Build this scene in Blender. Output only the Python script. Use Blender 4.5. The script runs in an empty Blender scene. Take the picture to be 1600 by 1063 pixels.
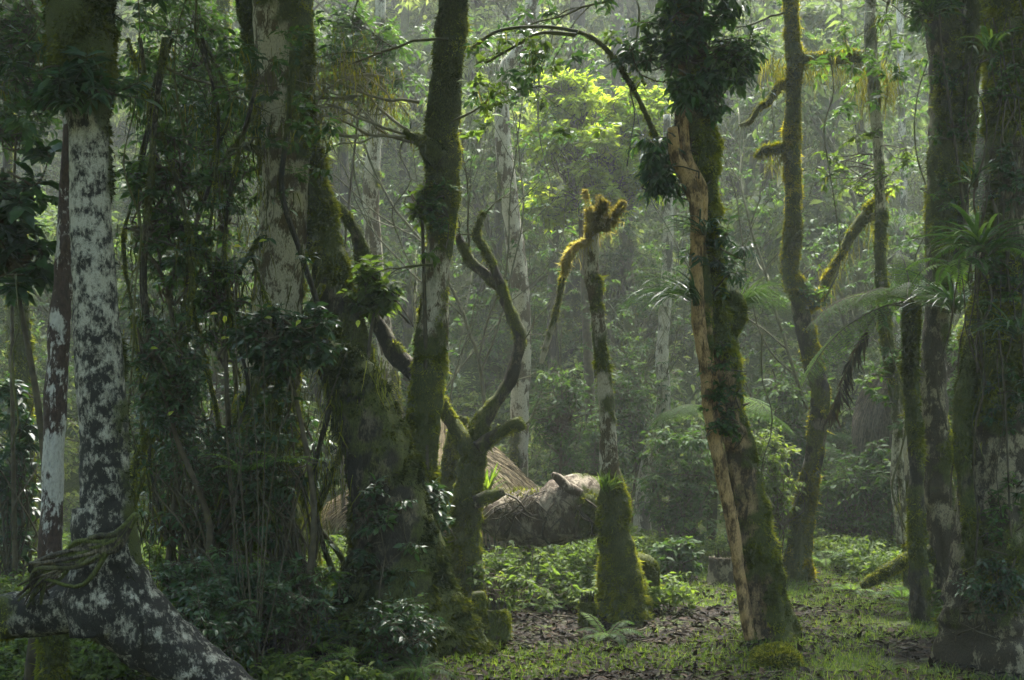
import bpy, math
import numpy as np
from mathutils import Vector
C = bpy.context.scene
col = C.collection
R = math.radians

# ------------------------------------------------------------------ camera, world, sun, exposure
F, H, HOR = 1900.0, 1.5, 640.0
cam = bpy.data.cameras.new('camera'); co = bpy.data.objects.new('camera', cam); col.objects.link(co)
co.location = (0, 0, H); co.rotation_euler = (R(90), 0, 0)
cam.sensor_width = 36; cam.lens = 36 * F / 1600; cam.shift_y = (HOR - 531.5) / 1600
cam.clip_start = 0.05; cam.clip_end = 500
C.camera = co
SUN_EL, SUN_AZ = 62.0, 10.0            # azimuth measured from +Y towards +X
w = bpy.data.worlds.new("World"); C.world = w; w.use_nodes = True
nt = w.node_tree; bg = nt.nodes['Background']
sky = nt.nodes.new('ShaderNodeTexSky'); sky.sky_type = 'NISHITA'; sky.sun_disc = False
sky.sun_elevation = R(SUN_EL); sky.sun_rotation = R(SUN_AZ); sky.air_density = 1.0; sky.dust_density = 1.5
tn = nt.nodes.new('ShaderNodeMix'); tn.data_type = 'RGBA'; tn.blend_type = 'MULTIPLY'; tn.inputs[0].default_value = 1; tn.inputs[7].default_value = (.96, .97, .84, 1)   # light filtered green-gold by mist
nt.links.new(sky.outputs[0], tn.inputs[6]); nt.links.new(tn.outputs[2], bg.inputs[0]); bg.inputs[1].default_value = 0.15
sl = bpy.data.lights.new('sun', 'SUN'); so = bpy.data.objects.new('sun', sl); col.objects.link(so)
sl.energy = 3.2; sl.angle = R(20.0); sl.color = (1, 0.97, 0.90)
so.rotation_euler = Vector((-math.sin(R(SUN_AZ)) * math.cos(R(SUN_EL)), -math.cos(R(SUN_AZ)) * math.cos(R(SUN_EL)), -math.sin(R(SUN_EL)))).to_track_quat('-Z', 'Y').to_euler()
C.view_settings.view_transform = 'Standard'; C.view_settings.look = 'None'
C.view_settings.exposure = 2.75; C.view_settings.gamma = 1.0
cy = C.cycles
cy.max_bounces = 5; cy.diffuse_bounces = 3; cy.glossy_bounces = 2; cy.transmission_bounces = 3; cy.volume_bounces = 1
cy.transparent_max_bounces = 4; cy.use_denoising = True; cy.sample_clamp_indirect = 4
cy.caustics_reflective = False; cy.caustics_refractive = False
cy.use_adaptive_sampling = True; cy.adaptive_threshold = 0.02
HAZE_DENSITY = 0.0039

# ------------------------------------------------------------------ numeric helpers
def rg(s): return np.random.default_rng(s)
def W(px, py, d): return np.array([(px - 800) / F * d, d, H + (HOR - py) / F * d])
def unit(v): v = np.asarray(v, float); return v / (np.linalg.norm(v, axis=-1, keepdims=True) + 1e-9)
def runit(r, n): return unit(r.normal(size=(n, 3)))
def _hash(i, j, k, s):
    h = (i * 374761393 + j * 668265263 + k * 2147483647 + s * 974634777) & 0xffffffff
    h = ((h ^ (h >> 13)) * 1274126177) & 0xffffffff
    return ((h ^ (h >> 16)) & 0xffff) / 65535.0
def noise(P, s=0):
    P = np.asarray(P, float); i = np.floor(P).astype(np.int64); f = P - i; f = f * f * (3 - 2 * f); o = 0
    for a in (0, 1):
        for b in (0, 1):
            for c in (0, 1):
                wgt = (f[:, 0] if a else 1 - f[:, 0]) * (f[:, 1] if b else 1 - f[:, 1]) * (f[:, 2] if c else 1 - f[:, 2])
                o = o + wgt * _hash(i[:, 0] + a, i[:, 1] + b, i[:, 2] + c, s)
    return o * 2 - 1
def fbm(P, s=0, o=3):
    P = np.asarray(P, float); t = 0; a = 1.0; q = 0
    for k in range(o): t = t + a * noise(P * 2 ** k, s + k); q += a; a *= .5
    return t / q
def sstep(a, b, x): t = np.clip((x - a) / (b - a), 0, 1); return t * t * (3 - 2 * t)
def ground(x, y):
    x = np.asarray(x, float); y = np.asarray(y, float)
    z = 0.66 * np.maximum(0, y - 13.5) * sstep(13.0, 20, y)
    z = z + 0.8 * np.maximum(0, -7 - y) * sstep(-7, -12, y)  # unseen bank behind the camera, added to block low sky light
    z = z + 0.6 * np.maximum(0, np.abs(x) - 7 - 0.5 * np.maximum(y, 0))  # side banks complete the bowl, raised to cut low sky light
    z = z + 0.50 * np.exp(-((x + 2.0) / 1.15) ** 2 - ((y - 7.7) / 1.0) ** 2) + 0.25 * np.exp(-((x + .3) / 1.2) ** 2 - ((y - 11.5) / 1.3) ** 2)
    z = np.minimum(z, 20 + 0 * z)
    P = np.stack([x, y, 0 * x], -1).reshape(-1, 3)
    n = (0.05 * fbm(P * 1.1, 3) + 0.02 * fbm(P * 4.5, 9)).reshape(x.shape)
    return z + n
def gz(x, y): return float(ground(np.array([x]), np.array([y]))[0])

# ------------------------------------------------------------------ mesh accumulation
class Acc:
    def __init__(s): s.V = []; s.T = []; s.Q = []; s.A = []; s.n = 0
    def add(s, V, T=None, Q=None, a=0.5):
        V = np.asarray(V, float).reshape(-1, 3)
        if T is not None and len(T): s.T.append(np.asarray(T).reshape(-1, 3) + s.n)
        if Q is not None and len(Q): s.Q.append(np.asarray(Q).reshape(-1, 4) + s.n)
        s.V.append(V); s.A.append(np.broadcast_to(np.asarray(a, float), (len(V),))); s.n += len(V)
        return s
    def build(s, name, mat, parent=None, smooth=False, base=None):
        V = np.concatenate(s.V) if s.V else np.zeros((0, 3)); A = np.concatenate(s.A)
        T = np.concatenate(s.T) if s.T else np.zeros((0, 3), int); Q = np.concatenate(s.Q) if s.Q else np.zeros((0, 4), int)
        if base is None and parent is not None: base = wloc(parent)
        if base is not None: V = V - np.asarray(base)
        me = bpy.data.meshes.new(name); me.vertices.add(len(V)); me.vertices.foreach_set('co', V.astype(np.float32).ravel())
        li = np.concatenate([T.ravel(), Q.ravel()]).astype(np.int32)
        me.loops.add(len(li)); me.loops.foreach_set('vertex_index', li)
        ls = np.concatenate([np.arange(len(T)) * 3, len(T) * 3 + np.arange(len(Q)) * 4]).astype(np.int32)
        me.polygons.add(len(ls)); me.polygons.foreach_set('loop_start', ls)
        if smooth: me.polygons.foreach_set('use_smooth', np.ones(len(ls), bool))
        at = me.attributes.new('var', 'FLOAT', 'POINT'); at.data.foreach_set('value', A.astype(np.float32))
        me.update(calc_edges=True); me.materials.append(mat)
        o = bpy.data.objects.new(name, me); col.objects.link(o)
        if parent is not None: o.parent = parent
        elif base is not None: o.location = tuple(base)
        return o
def wloc(o):
    v = np.array(o.location, float)
    while o.parent is not None: o = o.parent; v = v + np.array(o.location, float)
    return v
def tag(o, label=None, cat=None, group=None, kind=None):
    if label: o['label'] = label
    if cat: o['category'] = cat
    if group: o['group'] = group
    if kind: o['kind'] = kind
    return o
def thing(name, label, cat, loc, group=None):
    o = bpy.data.objects.new(name, None); col.objects.link(o); o.location = tuple(loc); o.empty_display_size = .1
    return tag(o, label, cat, group)
def copy_tree(o, parent=None):
    c = o.copy(); col.objects.link(c)
    if parent is not None: c.parent = parent
    for ch in list(o.children): copy_tree(ch, c)
    return c

def spline(pts, step):
    P = np.asarray(pts, float)
    if len(P) < 3: 
        n = max(2, int(np.linalg.norm(P[-1, :3] - P[0, :3]) / step) + 1); t = np.linspace(0, 1, n)[:, None]; return P[0] * (1 - t) + P[-1] * t
    E = np.vstack([2 * P[0] - P[1], P, 2 * P[-1] - P[-2]]); out = []
    for i in range(1, len(E) - 2):
        n = max(2, int(np.linalg.norm(E[i + 1, :3] - E[i, :3]) / step)); t = np.linspace(0, 1, n, endpoint=False)[:, None]
        a, b, c, d = E[i - 1], E[i], E[i + 1], E[i + 2]
        out.append(.5 * ((2 * b) + (-a + c) * t + (2 * a - 5 * b + 4 * c - d) * t ** 2 + (-a + 3 * b - 3 * c + d) * t ** 3))
    return np.vstack(out + [P[-1:]])
def frames(P):
    T = unit(np.gradient(P, axis=0)); ref = np.tile([0.3, 1, 0.1], (len(P), 1)); ref = np.where((np.abs((T * unit(ref)).sum(1)) > .9)[:, None], [1., 0, 0], ref)
    U = unit(np.cross(T, ref)); return T, U, np.cross(T, U)
def tube(acc, P, r, k=6, a=.5, cap=True):
    P = np.asarray(P, float); r = np.broadcast_to(np.asarray(r, float), (len(P),)); T, U, B = frames(P); th = np.arange(k) / k * 2 * np.pi
    V = P[:, None] + r[:, None, None] * (np.cos(th)[None, :, None] * U[:, None] + np.sin(th)[None, :, None] * B[:, None])
    i = np.arange(len(P) - 1)[:, None] * k; j = np.arange(k)[None]; j2 = (j + 1) % k
    Q = np.stack([i + j, i + j2, i + k + j2, i + k + j], -1).reshape(-1, 4); n = len(P) * k
    V = V.reshape(-1, 3); Tr = []
    if cap:
        V = np.vstack([V, P[0] - T[0] * r[0] * .3, P[-1] + T[-1] * r[-1] * .3]); jj = np.arange(k)
        Tr = np.vstack([np.stack([(jj + 1) % k, jj, np.full(k, n)], -1), np.stack([n - k + jj, n - k + (jj + 1) % k, np.full(k, n + 1)], -1)])
    acc.add(V, Tr, Q, a); return acc
def prisms(acc, A, B, r0, r1, a=.5):
    n = len(A); D = unit(B - A); ref = np.where(np.abs(D[:, 2:3]) > .9, [1., 0, 0], [0., 0, 1.]); U = unit(np.cross(D, ref)); N = np.cross(D, U)
    r0 = np.broadcast_to(r0, (n,))[:, None]; r1 = np.broadcast_to(r1, (n,))[:, None]; V = []
    for (p, r) in ((A, r0), (B, r1)):
        for q in range(3): th = q * 2 * np.pi / 3; V.append(p + r * (math.cos(th) * U + math.sin(th) * N))
    V = np.stack(V, 1); b = np.arange(n)[:, None, None] * 6; Q = b + np.array([[0, 1, 4, 3], [1, 2, 5, 4], [2, 0, 3, 5]])[None]
    acc.add(V, None, Q, a); return acc
def leaves(acc, P, D, N, L, Wd, hi=False, fold=.22, droop=.18, var=None, r=None):
    n = len(P)
    if n == 0: return acc
    D = unit(D); S = unit(np.cross(D, N)); N = np.cross(S, D); L = np.broadcast_to(L, (n,)); Wd = np.broadcast_to(Wd, (n,))
    if hi: K = [(0, 0, 0), (.2, .78, fold), (.55, .9, fold - droop * .3), (1, 0, -droop), (.55, -.9, fold - droop * .3), (.2, -.78, fold), (.2, 0, 0), (.55, 0, -droop * .3)]
    else: K = [(0, 0, 0), (.42, .95, fold), (.42, -.95, fold), (1, 0, -droop), (.45, 0, 0)]
    K = np.array(K); h = Wd[:, None] / 2
    V = P[:, None] + D[:, None] * (K[None, :, 0] * L[:, None])[..., None] + S[:, None] * (K[None, :, 1] * h)[..., None] \
        + N[:, None] * (np.where(K[None, :, 2] >= 0, K[None, :, 2] * h, K[None, :, 2] * L[:, None]))[..., None]
    b = np.arange(n)[:, None, None] * len(K)
    if var is None: var = (r or rg(n)).random(n)
    a = np.repeat(var, len(K))
    if hi: acc.add(V, (b + np.array([[0, 6, 1], [7, 3, 2], [0, 5, 6], [7, 4, 3]])[None]), (b + np.array([[6, 7, 2, 1], [5, 4, 7, 6]])[None]), a)
    else: acc.add(V, (b + np.array([[0, 4, 1], [4, 3, 1], [0, 2, 4], [4, 2, 3]])[None]), None, a)
    return acc
def sprays(fol, twg, r, Cn, Rd, tw=6, lp=7, L=.09, asp=.45, grav=.25, up=.1, hi=False, tr=.003, jit=.25, tuft=False):
    """leafy twigs round every clump centre"""
    n = len(Cn); Rd = np.broadcast_to(Rd, (n,)); d = runit(r, n * tw).reshape(n, tw, 3); d[..., 2] = d[..., 2] * .7 + up; d = unit(d)
    ln = Rd[:, None] * (0.5 + .6 * r.random((n, tw))); A = Cn[:, None] - d * ln[..., None] * .15; B = A + d * ln[..., None] * 1.15
    B[..., 2] -= ln * grav * .5
    A = A.reshape(-1, 3); B = B.reshape(-1, 3)
    if twg is not None: prisms(twg, A, B, tr, tr * .5)
    m = len(A); t = ((np.arange(lp) + r.random((m, lp)) * .7) / lp * (.3 if tuft else .85) + (.7 if tuft else .15)); P = A[:, None] * (1 - t[..., None]) + B[:, None] * t[..., None]
    dd = unit(B - A); side = unit(np.cross(dd, [0, 0, 1.])); s = np.where(np.arange(lp) % 2 == 0, 1, -1)[None, :, None]
    D = dd[:, None] * .55 + side[:, None] * s * .75 + r.normal(size=(m, lp, 3)) * jit + np.array([0, 0, -grav])
    N = np.array([0, 0, 1.]) + r.normal(size=(m, lp, 3)) * .45
    cv = np.repeat(r.random(n), tw * lp) * .55 + r.random(m * lp) * .45
    ll = L * (.5 + .9 * r.random(m * lp) ** 1.4)
    leaves(fol, P.reshape(-1, 3), D.reshape(-1, 3), N.reshape(-1, 3), ll, ll * asp * (.8 + .4 * r.random(m * lp)), hi, var=cv)

# ------------------------------------------------------------------ materials
def newmat(name):
    m = bpy.data.materials.new(name); m.use_nodes = True; nt = m.node_tree; nt.nodes.clear()
    out = nt.nodes.new('ShaderNodeOutputMaterial'); return m, nt, out
def nd(nt, t, **k):
    n = nt.nodes.new(t)
    for a, b in k.items():
        if a == 'i':
            for q, v in b.items(): n.inputs[q].default_value = v
        else: setattr(n, a, b)
    return n
def ramp(nt, src, stops, interp='LINEAR'):
    n = nt.nodes.new('ShaderNodeValToRGB'); e = n.color_ramp; e.interpolation = interp
    while len(e.elements) < len(stops): e.elements.new(.5)
    for q, (p, c) in zip(e.elements, stops): q.position = p; q.color = (*c, 1) if len(c) == 3 else c
    nt.links.new(src, n.inputs[0]); return n
def g1(v): return (v, v, v)
def leafmat(name, dark, mid, light, rough=.42, trans=.4, spec=.5, tint=(1.25, 1.25, .6), pos=(.0, .6, 1.), vary=False):
    m, nt, out = newmat(name); L = nt.links.new
    at = nd(nt, 'ShaderNodeAttribute', attribute_name='var')
    oi = nd(nt, 'ShaderNodeObjectInfo')
    geo = nd(nt, 'ShaderNodeNewGeometry'); nz = nd(nt, 'ShaderNodeTexNoise', i={'Scale': 2.2, 'Detail': 3.0}); L(geo.outputs['Position'], nz.inputs['Vector'])
    ad = nd(nt, 'ShaderNodeMath', operation='MULTIPLY_ADD', i={1: .7, 2: -.35}); L(nz.outputs[0], ad.inputs[0])
    a2 = nd(nt, 'ShaderNodeMath', operation='ADD', use_clamp=True); L(at.outputs['Fac'], a2.inputs[0]); L(ad.outputs[0], a2.inputs[1])
    if vary:
        ob = nd(nt, 'ShaderNodeMath', operation='MULTIPLY_ADD', i={1: .7, 2: -.35}); L(oi.outputs['Random'], ob.inputs[0]); a3 = nd(nt, 'ShaderNodeMath', operation='ADD', use_clamp=True); L(a2.outputs[0], a3.inputs[0]); L(ob.outputs[0], a3.inputs[1]); a2 = a3
    cr = ramp(nt, a2.outputs[0], [(pos[0], dark), (pos[1], mid), (pos[2], light)])
    n3 = nd(nt, 'ShaderNodeTexNoise', i={'Scale': 60., 'Detail': 2.0}); L(geo.outputs['Position'], n3.inputs['Vector'])
    mr = ramp(nt, n3.outputs[0], [(.3, g1(.75)), (.7, g1(1.15))])
    mu = nd(nt, 'ShaderNodeMix', data_type='RGBA', blend_type='MULTIPLY'); mu.inputs[0].default_value = 1; L(cr.outputs[0], mu.inputs[6]); L(mr.outputs[0], mu.inputs[7])
    p = nd(nt, 'ShaderNodeBsdfPrincipled', i={'Roughness': rough, 'Specular IOR Level': spec}); L(mu.outputs[2], p.inputs['Base Color'])
    t = nd(nt, 'ShaderNodeBsdfTranslucent'); mt = nd(nt, 'ShaderNodeMix', data_type='RGBA', blend_type='MULTIPLY'); mt.inputs[0].default_value = 1
    L(mu.outputs[2], mt.inputs[6]); mt.inputs[7].default_value = (*[c * 1.5 for c in tint], 1); L(mt.outputs[2], t.inputs[0])
    mx = nd(nt, 'ShaderNodeMixShader'); mx.inputs[0].default_value = trans; L(p.outputs[0], mx.inputs[1]); L(t.outputs[0], mx.inputs[2]); L(mx.outputs[0], out.inputs[0])
    return m
def barkmat(name, dark, pale, patch=.5, zdark=None, soft=.06, scale=9., moss=((.024, .031, .006), (.10, .115, .02)), extra=None, stretch=.45, rough=.85):
    m, nt, out = newmat(name); L = nt.links.new
    geo = nd(nt, 'ShaderNodeNewGeometry'); mp = nd(nt, 'ShaderNodeMapping'); mp.inputs['Scale'].default_value = (1, 1, stretch); L(geo.outputs['Position'], mp.inputs[0])
    n1 = nd(nt, 'ShaderNodeTexNoise', i={'Scale': scale, 'Detail': 9., 'Roughness': .68, 'Distortion': .4}); L(mp.outputs[0], n1.inputs['Vector'])
    n2 = nd(nt, 'ShaderNodeTexNoise', i={'Scale': scale * 7, 'Detail': 4., 'Roughness': .6}); L(mp.outputs[0], n2.inputs['Vector'])
    n0 = nd(nt, 'ShaderNodeTexNoise', i={'Scale': scale * .28, 'Detail': 3.}); L(geo.outputs['Position'], n0.inputs['Vector'])
    c0 = nd(nt, 'ShaderNodeMath', operation='MULTIPLY_ADD', i={1: .85, 2: -.425}); L(n0.outputs[0], c0.inputs[0])
    n5 = nd(nt, 'ShaderNodeMath', operation='MULTIPLY_ADD', i={1: .22, 2: -.11}); L(n2.outputs[0], n5.inputs[0]); s0 = nd(nt, 'ShaderNodeMath', operation='ADD'); L(n1.outputs[0], s0.inputs[0]); L(n5.outputs[0], s0.inputs[1])
    s = nd(nt, 'ShaderNodeMath', operation='ADD'); L(s0.outputs[0], s.inputs[0]); L(c0.outputs[0], s.inputs[1])
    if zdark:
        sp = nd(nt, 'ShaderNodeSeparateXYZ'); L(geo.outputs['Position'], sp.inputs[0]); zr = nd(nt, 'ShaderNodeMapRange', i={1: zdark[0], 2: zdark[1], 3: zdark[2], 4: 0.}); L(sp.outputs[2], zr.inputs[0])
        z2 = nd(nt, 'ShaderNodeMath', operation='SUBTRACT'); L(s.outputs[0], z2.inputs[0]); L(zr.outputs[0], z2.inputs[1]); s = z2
    pm = ramp(nt, s.outputs[0], [(patch - soft, g1(0)), (patch + soft, g1(1))])
    cd = ramp(nt, n2.outputs[0], [(.3, tuple(c * .55 for c in dark)), (.7, tuple(c * 1.5 for c in dark))])
    cp = ramp(nt, n2.outputs[0], [(.25, tuple(c * .55 for c in pale)), (.5, pale), (.75, tuple(min(.8, c * 1.25) for c in pale))])
    mx = nd(nt, 'ShaderNodeMix', data_type='RGBA'); L(pm.outputs[0], mx.inputs[0]); L(cd.outputs[0], mx.inputs[6]); L(cp.outputs[0], mx.inputs[7])
    src = mx.outputs[2]
    if extra:
        n4 = nd(nt, 'ShaderNodeTexNoise', i={'Scale': scale * .5, 'Detail': 5.}); o4 = nd(nt, 'ShaderNodeVectorMath', operation='ADD'); o4.inputs[1].default_value = (7, 3, 9); L(geo.outputs['Position'], o4.inputs[0]); L(o4.outputs[0], n4.inputs['Vector'])
        em = ramp(nt, n4.outputs[0], [(.52, g1(0)), (.6, g1(.9))]); m2 = nd(nt, 'ShaderNodeMix', data_type='RGBA'); L(em.outputs[0], m2.inputs[0]); L(src, m2.inputs[6]); m2.inputs[7].default_value = (*extra, 1); src = m2.outputs[2]
    at = nd(nt, 'ShaderNodeAttribute', attribute_name='var'); 
    ms = nd(nt, 'ShaderNodeMath', operation='MULTIPLY_ADD', i={1: .5}); L(n1.outputs[0], ms.inputs[0]); L(at.outputs['Fac'], ms.inputs[2])
    mm = ramp(nt, ms.outputs[0], [(.66, g1(0)), (.80, g1(1))])
    mc = ramp(nt, n2.outputs[0], [(.3, moss[0]), (.7, moss[1])])
    m3 = nd(nt, 'ShaderNodeMix', data_type='RGBA'); L(mm.outputs[0], m3.inputs[0]); L(src, m3.inputs[6]); L(mc.outputs[0], m3.inputs[7])
    p = nd(nt, 'ShaderNodeBsdfPrincipled', i={'Roughness': rough, 'Specular IOR Level': .3}); L(m3.outputs[2], p.inputs['Base Color'])
    hb = nd(nt, 'ShaderNodeMath', operation='MULTIPLY_ADD', i={1: .6}); L(n2.outputs[0], hb.inputs[0]); L(n1.outputs[0], hb.inputs[2])
    b = nd(nt, 'ShaderNodeBump', i={'Strength': .8, 'Distance': .02}); L(hb.outputs[0], b.inputs['Height']); L(b.outputs[0], p.inputs['Normal']); L(p.outputs[0], out.inputs[0])
    return m
def plain(name, c0, c1, scale=20., rough=.8, stretch=(1, 1, 1)):
    m, nt, out = newmat(name); L = nt.links.new
    geo = nd(nt, 'ShaderNodeNewGeometry'); mp = nd(nt, 'ShaderNodeMapping'); mp.inputs['Scale'].default_value = stretch; L(geo.outputs['Position'], mp.inputs[0])
    n = nd(nt, 'ShaderNodeTexNoise', i={'Scale': scale, 'Detail': 6.}); L(mp.outputs[0], n.inputs['Vector'])
    at = nd(nt, 'ShaderNodeAttribute', attribute_name='var'); ad = nd(nt, 'ShaderNodeMath', operation='MULTIPLY_ADD', i={1: .5}); L(at.outputs['Fac'], ad.inputs[0]); L(n.outputs[0], ad.inputs[2])
    s = nd(nt, 'ShaderNodeMath', operation='SUBTRACT', i={1: .25}); L(ad.outputs[0], s.inputs[0])
    c = ramp(nt, s.outputs[0], [(.25, c0), (.75, c1)]); p = nd(nt, 'ShaderNodeBsdfPrincipled', i={'Roughness': rough, 'Specular IOR Level': .35}); L(c.outputs[0], p.inputs['Base Color'])
    b = nd(nt, 'ShaderNodeBump', i={'Strength': .5, 'Distance': .01}); L(n.outputs[0], b.inputs['Height']); L(b.outputs[0], p.inputs['Normal']); L(p.outputs[0], out.inputs[0]); return m

M = dict(
    bark_leaning=barkmat('bark_leaning', (.05, .034, .018), (.34, .24, .12), patch=.52, soft=.09, scale=26., stretch=.35),
    leaf_climb=leafmat('leaf_climb', (.022, .056, .016), (.052, .115, .034), (.15, .24, .07), rough=.42, spec=.4, trans=.3),
    twig_pale=plain('twig_pale', (.10, .09, .06), (.30, .28, .2)),
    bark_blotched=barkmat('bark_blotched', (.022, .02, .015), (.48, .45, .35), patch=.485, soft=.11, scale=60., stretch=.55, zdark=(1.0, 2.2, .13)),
    leaf_dark=leafmat('leaf_dark', (.013, .036, .011), (.030, .076, .022), (.075, .13, .035), rough=.4, spec=.5, trans=.3),
    leaf_mid=leafmat('leaf_mid', (.020, .048, .012), (.045, .095, .022), (.11, .18, .035), trans=.38, rough=.62, spec=.22),
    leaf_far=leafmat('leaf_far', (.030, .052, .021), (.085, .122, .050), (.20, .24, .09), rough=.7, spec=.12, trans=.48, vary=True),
    leaf_bright=leafmat('leaf_bright', (.04, .072, .014), (.085, .135, .028), (.17, .22, .045), trans=.5, rough=.6, spec=.25),
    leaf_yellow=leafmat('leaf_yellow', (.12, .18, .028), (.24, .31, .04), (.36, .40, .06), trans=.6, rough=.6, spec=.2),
    leaf_tiny_yellow=leafmat('leaf_tiny_yellow', (.22, .28, .03), (.38, .42, .04), (.5, .45, .05), trans=.5),
    fern=leafmat('fern', (.03, .065, .015), (.06, .12, .025), (.13, .21, .035), trans=.5, rough=.6, spec=.15),
    fern_dry=leafmat('fern_dry', (.012, .010, .006), (.03, .022, .012), (.06, .045, .02), trans=.1, rough=.8),
    grass=leafmat('grass', (.04, .075, .012), (.09, .15, .02), (.18, .23, .04), trans=.5, rough=.5),
    moss=leafmat('moss', (.028, .038, .006), (.095, .115, .016), (.25, .26, .035), trans=.35, rough=.9, spec=.1, pos=(0, .5, 1)),
    moss_dark=leafmat('moss_dark', (.012, .018, .004), (.035, .045, .007), (.10, .11, .012), trans=.3, rough=.9, spec=.1),
    moss_gold=leafmat('moss_gold', (.05, .055, .006), (.14, .14, .014), (.32, .27, .03), trans=.5, rough=.9, spec=.1),
    moss_orange=leafmat('moss_orange', (.17, .14, .045), (.31, .26, .10), (.44, .38, .18), trans=.45, rough=.9, spec=.1),
    moss_hang=leafmat('moss_hang', (.05, .055, .008), (.12, .12, .018), (.24, .22, .04), trans=.5, rough=.9, spec=.1),
    litter=leafmat('litter', (.010, .007, .005), (.026, .018, .011), (.055, .035, .022), trans=.02, rough=.65, spec=.06, pos=(0, .65, 1)),
    twig=plain('twig', (.03, .022, .013), (.11, .09, .05)),
    twig_moss=plain('twig_moss', (.03, .034, .01), (.10, .10, .03)),
    bark_white=barkmat('bark_white', (.022, .02, .015), (.42, .42, .36), patch=.51, soft=.05, scale=40., stretch=.8),
    bark_red=barkmat('bark_red', (.055, .034, .026), (.45, .43, .38), patch=.53, soft=.03, scale=12.),
    bark_brown=barkmat('bark_brown', (.05, .038, .022), (.28, .24, .15), patch=.55, soft=.06, scale=22.),
    bark_cream=barkmat('bark_cream', (.10, .075, .04), (.50, .45, .34), patch=.48, soft=.05, scale=18.),
    bark_dark=barkmat('bark_dark', (.028, .022, .014), (.13, .11, .07), patch=.58, soft=.06, scale=18.),
    bark_tan=barkmat('bark_tan', (.10, .06, .025), (.50, .33, .15), patch=.47, soft=.10, scale=30., stretch=.28),
    bark_pale=barkmat('bark_pale', (.10, .09, .06), (.48, .44, .34), patch=.49, soft=.06, scale=14.),
    log=barkmat('log', (.055, .038, .022), (.33, .28, .21), patch=.555, soft=.09, scale=24.),
    straw=plain('straw', (.10, .07, .035), (.42, .33, .19), scale=30., stretch=(1, 1, .3)),
    thatch_dark=plain('thatch_dark', (.04, .035, .022), (.15, .13, .085), scale=30.),
)
# ------------------------------------------------------------------ terrain
def terrain():
    def axis(segs):
        o = []
        for a, b, s in segs: o += list(np.arange(a, b, s))
        return np.array(o + [segs[-1][1]])
    X = axis([(-42, -8, 1.2), (-8, 8, .09), (8, 42, 1.2)]); Y = axis([(-24, 4, 1.2), (4, 14, .09), (14, 62, 1.)])
    x, y = np.meshgrid(X, Y, indexing='ij'); z = ground(x, y); near = (y > 4) & (y < 14)
    P = np.stack([x, y, 0 * x], -1).reshape(-1, 3); z = z + np.where(near, .012 * fbm(P * 14, 31).reshape(x.shape), 0)
    V = np.stack([x, y, z], -1).reshape(-1, 3); ny = len(Y); i = np.arange(len(X) - 1)[:, None] * ny + np.arange(ny - 1)[None]
    Q = np.stack([i, i + ny, i + ny + 1, i + 1], -1).reshape(-1, 4)
    m, nt, out = newmat('forest_soil'); L = nt.links.new; geo = nd(nt, 'ShaderNodeNewGeometry')
    n1 = nd(nt, 'ShaderNodeTexNoise', i={'Scale': 1.3, 'Detail': 6., 'Roughness': .65}); n2 = nd(nt, 'ShaderNodeTexNoise', i={'Scale': 38., 'Detail': 5.}); vo = nd(nt, 'ShaderNodeTexVoronoi', i={'Scale': 26.})
    for q in (n1, n2, vo): L(geo.outputs['Position'], q.inputs['Vector'])
    so_ = ramp(nt, n2.outputs[0], [(.3, (.008, .006, .004)), (.55, (.026, .019, .013)), (.75, (.06, .045, .03))])
    gr = ramp(nt, n2.outputs[0], [(.3, (.02, .032, .006)), (.7, (.09, .12, .02))])
    mk = ramp(nt, n1.outputs[0], [(.46, g1(0)), (.58, g1(1))])
    # moss and ground cover grow beyond the trampled clearing
    sp = nd(nt, 'ShaderNodeSeparateXYZ'); L(geo.outputs['Position'], sp.inputs[0]); fy = nd(nt, 'ShaderNodeMapRange', i={1: 9.2, 2: 12.}); L(sp.outputs[1], fy.inputs[0])
    mm = nd(nt, 'ShaderNodeMath', operation='MAXIMUM'); L(mk.outputs[0], mm.inputs[0]); L(fy.outputs[0], mm.inputs[1])
    mx = nd(nt, 'ShaderNodeMix', data_type='RGBA'); L(mm.outputs[0], mx.inputs[0]); L(so_.outputs[0], mx.inputs[6]); L(gr.outputs[0], mx.inputs[7])
    rr = ramp(nt, vo.outputs['Color'], [(.2, g1(.6)), (.8, g1(.95))])
    p = nd(nt, 'ShaderNodeBsdfPrincipled', i={'Specular IOR Level': .15}); L(mx.outputs[2], p.inputs['Base Color']); L(rr.outputs[0], p.inputs['Roughness'])
    b = nd(nt, 'ShaderNodeBump', i={'Strength': 1., 'Distance': .03}); L(n2.outputs[0], b.inputs['Height']); L(b.outputs[0], p.inputs['Normal']); L(p.outputs[0], out.inputs[0])
    o = Acc().add(V, None, Q).build('ground', m, None, smooth=True); tag(o, kind='structure')
terrain()

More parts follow.
